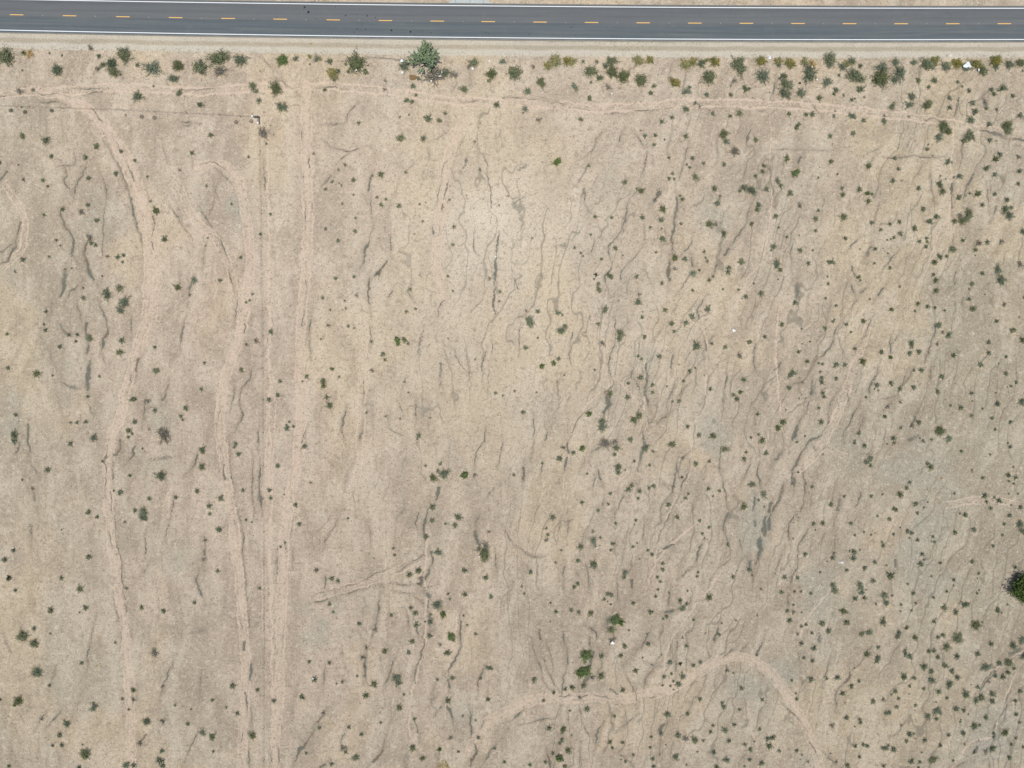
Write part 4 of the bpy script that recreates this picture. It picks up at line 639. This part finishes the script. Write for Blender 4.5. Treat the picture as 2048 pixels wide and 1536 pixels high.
def tree_thing(name, px, py, rad, height, leafm, label, cat, lean=(0, 0), nleaf=9000, stretch=(1, 1), seed=1, dens=1.0, leafs=.13, spiky=False):
    r_ = np.random.default_rng(seed); x, y = wx(px), wy(py)
    root = link(name, None); root.location = (x, y, zat(x, y) - .05); tag(root, label, cat)
    segs = []; ends = []
    nl = 7
    for i in range(nl):
        az = TAN * i / nl + r_.uniform(-.3, .3); q = r_.uniform(.35, .55)
        p1 = np.array([math.cos(az) * rad * .22, math.sin(az) * rad * .22, height * .32])
        p2 = np.array([math.cos(az) * rad * q * stretch[0] + lean[0] * .5, math.sin(az) * rad * q * stretch[1] + lean[1] * .5, height * r_.uniform(.55, .7)])
        segs += [((0, 0, 0), p1, .17, .12), (p1, p2, .12, .07)]
        for j in range(5):
            a2 = az + r_.uniform(-.75, .75); q2 = r_.uniform(.55, .95)
            p3 = np.array([math.cos(a2) * rad * q2 * stretch[0] + lean[0], math.sin(a2) * rad * q2 * stretch[1] + lean[1], height * r_.uniform(.55, .95)])
            segs.append((p2, p3, .055, .015)); ends.append(p3)
            segs.append((p2 + (p3 - p2) * .5, p3 + r_.normal(size=3) * rad * .16, .03, .008)); ends.append(p3 + r_.normal(size=3) * rad * .16)
    tV, tF = tubes(segs, 7)
    link("trunk", mesh_np("trunk", tV, tF, [bark], smooth=True), root)
    ends = np.array(ends); ends = np.concatenate([ends, ends * np.array([.45, .45, 1.08])])
    C = ends[r_.integers(0, len(ends), nleaf)] + r_.normal(size=(nleaf, 3)) * rad * np.array([.11, .11, .09]) * r_.uniform(.4, 1.5, (nleaf, 1)) * dens
    if spiky:      # long feathery shoots with the leaves strung along them
        sh = ends[r_.integers(0, len(ends), 260)] + r_.normal(size=(260, 3)) * rad * .10; dr = sh * np.array([1, 1, .3]) + r_.normal(size=(260, 3)) * rad * .35
        dr /= np.linalg.norm(dr, axis=1)[:, None]; ln = r_.uniform(.15, .42, 260) * rad; k_ = r_.integers(0, 260, nleaf)
        C = sh[k_] + dr[k_] * (ln[k_] * r_.random(nleaf))[:, None] + r_.normal(size=(nleaf, 3)) * .07
    C[:, 2] = np.maximum(C[:, 2], height * .2)
    lV, lF = leaves(C, leafs)
    link("crown", mesh_np("crown", lV, lF, [leafm]), root)
    return root
mesq = leaf_mat("mesquite_leaves", alb(148, 172, 112), alb(124, 148, 108), alb(110, 124, 104))
darkt = leaf_mat("dark_tree_leaves", alb(104, 124, 72), alb(130, 148, 90), alb(64, 78, 50))
tree_thing("mesquite_tree", 851, 128, 2.75, 4.2, mesq, "big feathery light green tree beside the road verge, the only tree near the road", "tree", lean=(0.0, .35), stretch=(.98, 1.12), nleaf=5200, seed=4, dens=1.0, leafs=.17, spiky=True)
tree_thing("shade_tree", 2042, 1174, 3.0, 2.4, darkt, "dense dark green tree cut by the right edge of the photo", "tree", lean=(.0, .0), nleaf=6500, seed=9, dens=1.25, leafs=.19)

# ---- labels
def where(px, py, prec=1):
    f = (lambda v: str(round(v))) if prec == 1 else (lambda v: ("%.1f" % v))
    return "%s%% across and %s%% down the photo" % (f(px / 20.48), f(py / 15.36))
LK = dict(g="green creosote bush", b="grey-green bush", d="dry grey bush", y="yellow-flowering bush", o="rusty orange dead bush", v="vivid green leafy bush", k="blackish bush")
def sz(r): return "tiny" if r < 3 else "small" if r < 5.2 else "medium" if r < 7.6 else "wide" if r < 12 else "very wide"
line_pts = [(p, 'g') for w, st, pts in lines if w >= 2.6 for p in smooth_line(pts, 12)]
track_pts = [(p, 't') for w, g, pts in tracks if g for p in smooth_line(pts, 12)]
LP = np.array([p for p, _ in line_pts]); TP = np.array([p for p, _ in track_pts])
def relation(px, py, r):
    if py - rc(_bot, px) < 62: return "on the road verge"
    if 505 < px < 545 and py > 236 or (px < 520 and 200 < py < 245): return "beside the wire fence"
    if np.min(np.hypot(LP[:, 0] - px, LP[:, 1] - py)) < r + 6: return "beside a dark gully"
    if np.min(np.hypot(TP[:, 0] - px, TP[:, 1] - py)) < r + 14: return "beside pale wheel tracks"
    return "on open sand"
used = set()
def shrub_label(px, py, r, k):
    for prec in (1, 2):
        s = "%s %s %s, %s" % (sz(r), LK[k], relation(px, py, r), where(px, py, prec))
        if s not in used: used.add(s); return s
    s = "%s %s, %s" % (sz(r), LK[k], "%.2f%% across and %.2f%% down the photo" % (px / 20.48, py / 15.36)); used.add(s); return s
GROUP = dict(g="creosote bushes scattered over the sand", b="grey-green bushes scattered over the sand", d="dry bushes scattered over the sand",
             y="yellow-flowering bushes along the road verge", o="rusty dead bushes on the sand", v="vivid green bushes on the sand", k="blackish bushes on the sand")

inside = [s for s in shrubs if -4 < s[0] < 2052 and 80 < s[1] < 1540]
inside.sort(key=lambda s: -s[2])
single, rest = inside[:300], inside[300:]
for i, (px, py, r, k) in enumerate(single):
    fo, br = pick(k, r, i)[:2]
    px2 = px; x, y = wx(px2), wy(py + r * .12)
    root = link(NAME[k], None); R_ = r * S * 1.80
    root.location = (x, y, zat(x, y) - .03); root.rotation_euler = (0, 0, random.uniform(0, TAN))
    q = random.uniform(.84, 1.16); root.scale = (R_ * q, R_ / q, R_ * random.uniform(.6, .8))
    tag(root, shrub_label(px, py, r, k), "dead bush" if k in 'do' else "bush", GROUP[k])
    link("foliage", fo, root); link("branches", br, root)

# the smaller shrubs, and more of the same beyond the frame: one object
Vs = []; Fs = []; Ms = []; base = 0; kinds = list(MATS)
def bake(px, py, r, k, i, lv=0):
    global base
    p = protos[k, lv, (i * 5) % (7 if k in 'gb' else 4)]
    x, y = wx(px), wy(py); a = random.uniform(0, TAN); s = r * S * 1.85; ca, sa = math.cos(a), math.sin(a); z = zat(x, y) - .02
    for V, F_, mi in ((p[2], p[3], kinds.index(k)), (p[4], p[5], len(kinds))):
        W = np.empty_like(V); W[:, 0] = (V[:, 0] * ca - V[:, 1] * sa) * s + x; W[:, 1] = (V[:, 0] * sa + V[:, 1] * ca) * s + y; W[:, 2] = V[:, 2] * s + z
        Vs.append(W); Fs.append(F_ + base); Ms.append(np.full(len(F_), mi)); base += len(V)
for i, (px, py, r, k) in enumerate(rest): bake(px, py, r, k, i)
for i in range(420):       # seedlings among them, thicker to the right
    px, py = random.uniform(500, 2048), random.uniform(180, 1536)
    if random.random() < ((px - 300) / 1748) ** 2 * (.5 + .5 * py / 1536): bake(px, py, random.uniform(1.5, 2.9), random.choice('bbbgd'), i)
for i in range(500):       # outside the photographed plot
    while True:
        px, py = random.uniform(-1500, 3600), random.uniform(-1100, 2700)
        if (px < -15 or px > 2065 or py > 1550 or py < -12) and not -40 < py - float(rc(_bot, px)) + 30 < 85: break
    bake(px, py, random.uniform(3, 9), random.choice('ggbbbbd'), i)
sm = mesh_np("small_shrubs", np.concatenate(Vs), np.concatenate(Fs), list(MATS.values()) + [twig], np.concatenate(Ms))
tag(link("small_shrubs", sm), "many small grey-green shrubs sprinkled over the desert floor", "shrubs", kind="stuff")

# ---------------------------------------------------------------- stones, twigs and weeds: nobody could count them
n = 15000
px = rng.uniform(-30, 2078, n); py = rng.uniform(-20, 1560, n)
den = fbm(px / 55, py / 75, 3, 61)
keep = (rng.random(n) < sstep(den, .36, .66) + .12) & ((py - rc(_bot, px) > 7) | (py - rc(_top, px) < -7))
px, py = px[keep], py[keep]; n = len(px)
sx_ = wx(px); sy_ = wy(py)
ii = np.clip(np.searchsorted(gx, sx_) - 1, 0, NX - 2); jj = np.clip(np.searchsorted(gy, sy_) - 1, 0, NY - 2); sz_ = H[jj, ii]
s_ = rng.uniform(.03, .085, n) * np.where(rng.random(n) < .05, 1.8, 1)
oct_ = np.array([(1, 0, 0), (0, 1, 0), (-1, 0, 0), (0, -1, 0), (0, 0, .8), (0, 0, -.5)], float)
V = oct_[None] * s_[:, None, None] * rng.uniform(.6, 1.3, (n, 6, 1)); V += np.stack([sx_, sy_, sz_ + s_ * .2], 1)[:, None]
Ft = np.array([(0, 1, 4), (1, 2, 4), (2, 3, 4), (3, 0, 4), (1, 0, 5), (2, 1, 5), (3, 2, 5), (0, 3, 5)])
Fa = (Ft[None] + (np.arange(n) * 6)[:, None, None]).reshape(-1, 3)
stone = [simple_mat("stone_brown", alb(150, 134, 116), .3, .8), simple_mat("stone_grey", alb(120, 116, 108), .3, .8), simple_mat("stone_pale", alb(214, 204, 188), .1, .8)]
mi = np.repeat(rng.choice(3, n, p=[.5, .3, .2]), 8)
tag(link("stones", mesh_np("stones", V.reshape(-1, 3), Fa, stone, mi)), "small brown and grey stones strewn over the sand", "stones", kind="stuff")
# dry weeds: tiny tufts of blades
n = 9000
px = rng.uniform(-30, 2078, n); py = rng.uniform(-20, 1560, n); den = fbm(px / 80, py / 120, 3, 71)
keep = (rng.random(n) < sstep(den, .42, .66) * (.35 + .65 * sstep(px, 600, 1500)) + .05) & ((py - rc(_bot, px) > 30) | (py - rc(_top, px) < -7)); px, py = px[keep], py[keep]
# a loose green-yellow fringe of weeds at the asphalt edges and in the shoulder
fx = np.concatenate([rng.uniform(0, 2048, 500), rng.normal(1280, 110, 120), rng.normal(1250, 40, 60), rng.uniform(900, 1500, 70), rng.normal(645, 12, 30)])
fy = np.concatenate([rc(_bot, fx[:500]) + rng.uniform(30, 40, 500), rc(_bot, fx[500:620]) + rng.uniform(5, 9, 120), rc(_bot, fx[620:680]) + rng.uniform(6, 24, 60), rc(_top, fx[680:750]) - rng.uniform(5, 12, 70), rc(_top, fx[750:]) - rng.uniform(6, 9, 30)])
nn0 = len(px); px = np.concatenate([px, fx]); py = np.concatenate([py, fy]); n = len(px)
sx_ = wx(px); sy_ = wy(py); ii = np.clip(np.searchsorted(gx, sx_) - 1, 0, NX - 2); jj = np.clip(np.searchsorted(gy, sy_) - 1, 0, NY - 2); sz_ = H[jj, ii]
C = np.repeat(np.stack([sx_, sy_, sz_ + .05], 1), 6, 0) + rng.normal(size=(n * 6, 3)) * np.array([.09, .09, .02])
lV, lF = leaves(C, .065, .1)
wm = [simple_mat("dry_weed", alb(140, 126, 100), .25, .7), simple_mat("grey_weed", alb(116, 118, 102), .25, .7), simple_mat("green_weed", alb(138, 146, 70), .25, .7)]
mi = np.repeat(np.concatenate([rng.choice(2, nn0, p=[.6, .4]), rng.choice([0, 2], n - nn0, p=[.4, .6])]), 6)
tag(link("dry_weeds", mesh_np("dry_weeds", lV, lF, wm, mi)), "scattered dry weeds and twigs on the sand", "weeds", kind="stuff")
# yellow-green grass patch at the bottom edge
n = 420; a = rng.uniform(0, TAN, n); q = np.sqrt(rng.random(n)) * 13 * (1 + .2 * np.sin(a * 3))
gxp = 887 + q * np.cos(a); gyp = 1533 + q * np.sin(a) * .95
C = np.stack([wx(gxp), wy(gyp), np.full(n, zat(wx(887), wy(1530)) + .08)], 1) + rng.normal(size=(n, 3)) * .03
lV, lF = leaves(C, .11, .3)
tag(link("grass_patch", mesh_np("grass_patch", lV, lF, [simple_mat("yellow_grass", alb(182, 166, 104), .22, .9)])), "round patch of yellowish grass at the bottom edge", "grass", kind="stuff")
# rust-brown flattened clump below the tree near the road
n = 700; a = rng.uniform(0, TAN, n); q = np.sqrt(rng.random(n)) * (1 + .18 * np.sin(a * 3 + 1))
C = np.stack([wx(826) + q * np.cos(a) * .95, wy(155) + q * np.sin(a) * .55, np.full(n, zat(wx(826), wy(155)) + .12)], 1) + rng.normal(size=(n, 3)) * .04
lV, lF = leaves(C, .12, .6)
tag(link("flattened_brush", mesh_np("flattened_brush", lV, lF, [simple_mat("brown_brush", alb(156, 128, 92), .15, .9)])), "rust-brown flattened heap of brush just below the big roadside tree", "brush heap")

# ---------------------------------------------------------------- wire fence with its corner brace
steel = simple_mat("weathered_steel", alb(104, 96, 90), .2, 4, .6, .4, .4); cap = simple_mat("white_post_paint", (.8, .82, .82, 1), .04, 5)
dark_pipe = simple_mat("dark_pipe", alb(84, 84, 88), .15, 4, .5, .3, .4)
fence = link("wire_fence", None); fence.location = (wx(519.5), wy(236), zat(wx(519.5), wy(236)))
tag(fence, "thin wire fence on steel posts, turning at a corner with two white posts", "fence")
fl = fence.location
def fpart(name, segs, mat, k=6):
    V, F_ = tubes(segs, k); V = V - np.array(fl); return link(name, mesh_np(name, V, F_, [mat]), fence)
hx = [-8, 60, 124, 187, 248, 311, 376, 441, 482]
hy = lambda x: float(np.interp(x, [0, 250, 430, 512], [213.5, 222, 231, 236]))
vy = [303.5, 366, 428, 493, 558, 622, 672, 736, 800, 865, 931, 997, 1063, 1128, 1194, 1259, 1326, 1389, 1454, 1519, 1583]
vxp = lambda y: float(np.interp(y, [236, 400, 558, 640, 865, 1000, 1200, 1536], [520.5, 523, 524.5, 526.5, 527.5, 528.5, 529.5, 529]))
posts = [(x, hy(x)) for x in hx] + [(vxp(y), y) for y in vy]
for x, y in posts:
    X_, Y_ = wx(x), wy(y); z = zat(X_, Y_)
    fpart("post", [((X_, Y_, z - .1), (X_, Y_, z + 1.3), .045, .045), ((X_, Y_, z + 1.3), (X_, Y_, z + 1.31), .045, .01)], steel)
def wire_path(h):
    ps = [(x, hy(x)) for x in hx] + [(519.5, 236)]; ps2 = [(519.5, 236)] + [(vxp(y), y) for y in vy]
    out = []
    for P_ in (ps, ps2):
        q = [(wx(x), wy(y), zat(wx(x), wy(y)) + h) for x, y in P_]; out += [(a_, b_, .007, .007) for a_, b_ in zip(q[:-1], q[1:])]
    return out
for h in (.35, .7, 1.0, 1.25): fpart("wire", wire_path(h), steel, 3)
cz = zat(wx(519.5), wy(236)); br = [(508.3, 236.4), (519.4, 249.6)]
fpart("corner_post", [((wx(519.5), wy(236), cz - .1), (wx(519.5), wy(236), cz + 1.45), .09, .09), ((wx(519.5), wy(236), cz + 1.45), (wx(519.5), wy(236), cz + 1.5), .09, .02)], dark_pipe, 10)
for x, y in br:
    fpart("brace_post", [((wx(x), wy(y), cz - .1), (wx(x), wy(y), cz + 1.4), .12, .12), ((wx(x), wy(y), cz + 1.4), (wx(x), wy(y), cz + 1.46), .19, .16), ((wx(x), wy(y), cz + 1.46), (wx(x), wy(y), cz + 1.5), .16, .02)], cap, 12)
    fpart("brace_rail", [((wx(519.5), wy(236), cz + 1.2), (wx(x), wy(y), cz + 1.2), .085, .085)], dark_pipe, 8)
    fpart("brace_rail", [((wx(519.5), wy(236), cz + .3), (wx(x), wy(y), cz + .3), .06, .06)], dark_pipe, 8)

# round wire cages with dry plants along the fence
for i, (px, py, w_) in enumerate([(23, 222, "leftmost"), (51.5, 225, "second from the left"), (104.5, 222, "third from the left"), (284, 234, "fourth from the left"), (309.5, 236, "fifth from the left"), (473, 245, "second from the fence corner"), (503, 243, "nearest to the fence corner")]):
    x, y = wx(px), wy(py); z = zat(x, y); rt = link("plant_ring", None); rt.location = (x, y, z)
    tag(rt, "small round grey plant ring by the wire fence, %s" % w_, "plant ring", "round plant rings in a row below the fence")
    segs = []; m_n = 14; rr = .40
    for h in (.04, .28):
        for j in range(m_n):
            a0, a1 = TAN * j / m_n, TAN * (j + 1) / m_n; segs.append(((rr * math.cos(a0), rr * math.sin(a0), h), (rr * math.cos(a1), rr * math.sin(a1), h), .03, .03))
    for j in range(m_n): a0 = TAN * j / m_n; segs.append(((rr * math.cos(a0), rr * math.sin(a0), -.03), (rr * math.cos(a0), rr * math.sin(a0), .3), .014, .014))
    V, F_ = tubes(segs, 4); link("ring", mesh_np("ring", V, F_, [simple_mat("ring_wire%d" % i if i else "ring_wire", alb(112, 112, 104), .2, 4)] ), rt)
    C = rng.normal(size=(46, 3)) * np.array([.15, .15, .06]) + np.array([0, 0, .12]); lV, lF = leaves(C, .08)
    link("plant", mesh_np("plant", lV, lF, [MATS['d']]), rt)

# ---------------------------------------------------------------- litter
wplast = simple_mat("white_plastic", (.62, .65, .67, 1), .08, 3, .5, 0, .4)
def crumple(r, n=9, sxy=(1, 1)):
    g = np.linspace(-1, 1, n); A, B = np.meshgrid(g, g); ang = np.arctan2(B, A); rad = np.maximum(abs(A), abs(B)) * (1 + .25 * np.sin(ang * 3 + rng.uniform(0, 6)))
    x = rad * np.cos(ang) * r * sxy[0]; y = rad * np.sin(ang) * r * sxy[1]; x += rng.normal(size=x.shape) * r * .07; y += rng.normal(size=x.shape) * r * .07
    z = np.abs(rng.normal(size=x.shape)) * r * .22 + .03; z[0] = z[-1] = .01; z[:, 0] = z[:, -1] = .01
    idx = np.arange(n * n).reshape(n, n); F_ = np.stack([idx[:-1, :-1], idx[:-1, 1:], idx[1:, 1:], idx[1:, :-1]], -1).reshape(-1, 4)
    Vt = np.stack([x, y, z], -1).reshape(-1, 3); Vb = Vt - np.array([0, 0, .012]); return np.concatenate([Vt, Vb]), np.concatenate([F_, F_[:, ::-1] + n * n])
LIT = [(1932, 133, 7.5, 1, .8, "big crumpled white plastic sheet caught in the verge bushes at upper right"),
 (1540, 115, 2.8, 1, 1, "white litter scrap on the pale gravel of the verge"), (1901.5, 111, 2.0, 1, 1, "small white scrap on pale gravel above the big plastic sheet"),
 (1954.5, 142, 2.2, .7, 1.3, "white scrap against the green bush right of the big plastic sheet"), (804, 124, 3.2, 1, .8, "white bag scrap at the top of the bush left of the roadside tree"),
 (805.5, 147, 2.4, 1, 1, "white scrap at the bottom of the bush left of the roadside tree"), (884, 147, 1.7, .7, 1.4, "white scrap in the dry bushes right of the roadside tree, higher one"),
 (871.5, 153, 1.4, 1, 1, "white scrap in the dry bushes below the roadside tree"), (879.5, 154.5, 2.0, 1.3, .7, "pale scrap between the two white scraps in the dry bushes below the tree"),
 (863, 163.5, 1.7, 1, 1, "lowest white scrap in the dry bushes below the roadside tree"), (713.5, 142, 1.5, 1, 1, "tiny white scrap at the foot of the wide green bush left of the tree"),
 (945.5, 139.5, 2.3, 1, 1, "white scrap below a grey-green verge bush right of the roadside tree"), (978.5, 122, 1.7, 1, 1, "faint white scrap on the verge edge, 48% across the photo"),
 (1632, 161.5, 1.8, 1.2, .8, "white scrap beside the wide grey bush on the right verge"), (1622, 135.5, 2.0, .8, 1, "white scrap just below the orange dead bush"),
 (1775, 167, 1.2, 1, 1, "tiny white scrap under the widest green bushes of the right verge"), (1682.5, 1125, 3.4, 1.5, .45, "long narrow white scrap on open sand at lower right"),
 (1468, 661, 2.6, 1.2, 1, "white scrap alone on open sand right of the footpath, 43% down the photo"), (1224, 1284, 3.2, 1.1, .9, "white scrap in dry twigs below the vivid green bushes"),
 (1193, 1094.5, 1.3, 1, 1, "tiny white scrap between bushes, 71% down the photo"), (959, 1111.5, 1.6, 1, 1, "small white scrap at the left foot of the wide creosote bush in the lower middle"),
 (991, 513, 1.4, 1, 1, "small white scrap in the dark gully below the bright hotspot on the sand"), (1222.5, 189.5, 1.5, 1, 1, "small white scrap on sand below the verge bushes at 60% across"),
 (627.5, 1355, 1.5, 1, 1, "small white scrap on a grey bush at lower left, 31% across"), (1537, 111, 1.0, 1, 1, "tiny white speck touching the scrap on the verge gravel")]
for px, py, r, a_, b_, lb in LIT:
    V, F_ = crumple(r * S, sxy=(a_, b_)); x, y = wx(px), wy(py); inbush = lb.find("bush") > 0 or r > 7
    o = link("white_scrap", mesh_np("white_scrap", V, F_, [wplast]), None, (x, y, zat(x, y) + (.55 if inbush else .0)))
    tag(o, lb, "plastic scrap", "white plastic scraps")
darkm = simple_mat("dark_rubber", alb(60, 62, 62), .2, 5)
for px, py, r, lb in [(1599.5, 166.5, 1.9, "dark rubber ring left of the wide grey verge bush"), (1101, 1205.5, 1.3, "dark rubber ring alone on sand, 78% down the photo")]:
    segs = []; rr = r * S
    for j in range(12): a0, a1 = TAN * j / 12, TAN * (j + 1) / 12; segs.append(((rr * math.cos(a0), rr * math.sin(a0), .07), (rr * math.cos(a1), rr * math.sin(a1), .07), .085, .085))
    V, F_ = tubes(segs, 6); x, y = wx(px), wy(py); tag(link("rubber_ring", mesh_np("rubber_ring", V, F_, [darkm], smooth=True), None, (x, y, zat(x, y))), lb, "tyre")
# fallen log beyond the road, at the very top edge
lx, ly = wx(1641), wy(-1.2); V, F_ = tubes([((-1.55, .02, .17), (-.4, 0, .19), .13, .16), ((-.4, 0, .19), (.9, .03, .19), .16, .15), ((.9, .03, .19), (1.6, .1, .15), .15, .08)], 9)
tag(link("fallen_log", mesh_np("fallen_log", V, F_, [simple_mat("log_bark", alb(104, 88, 62), .25, 3)]), None, (lx, ly, zat(lx, ly))), "brown log lying beyond the road at the top edge", "log")
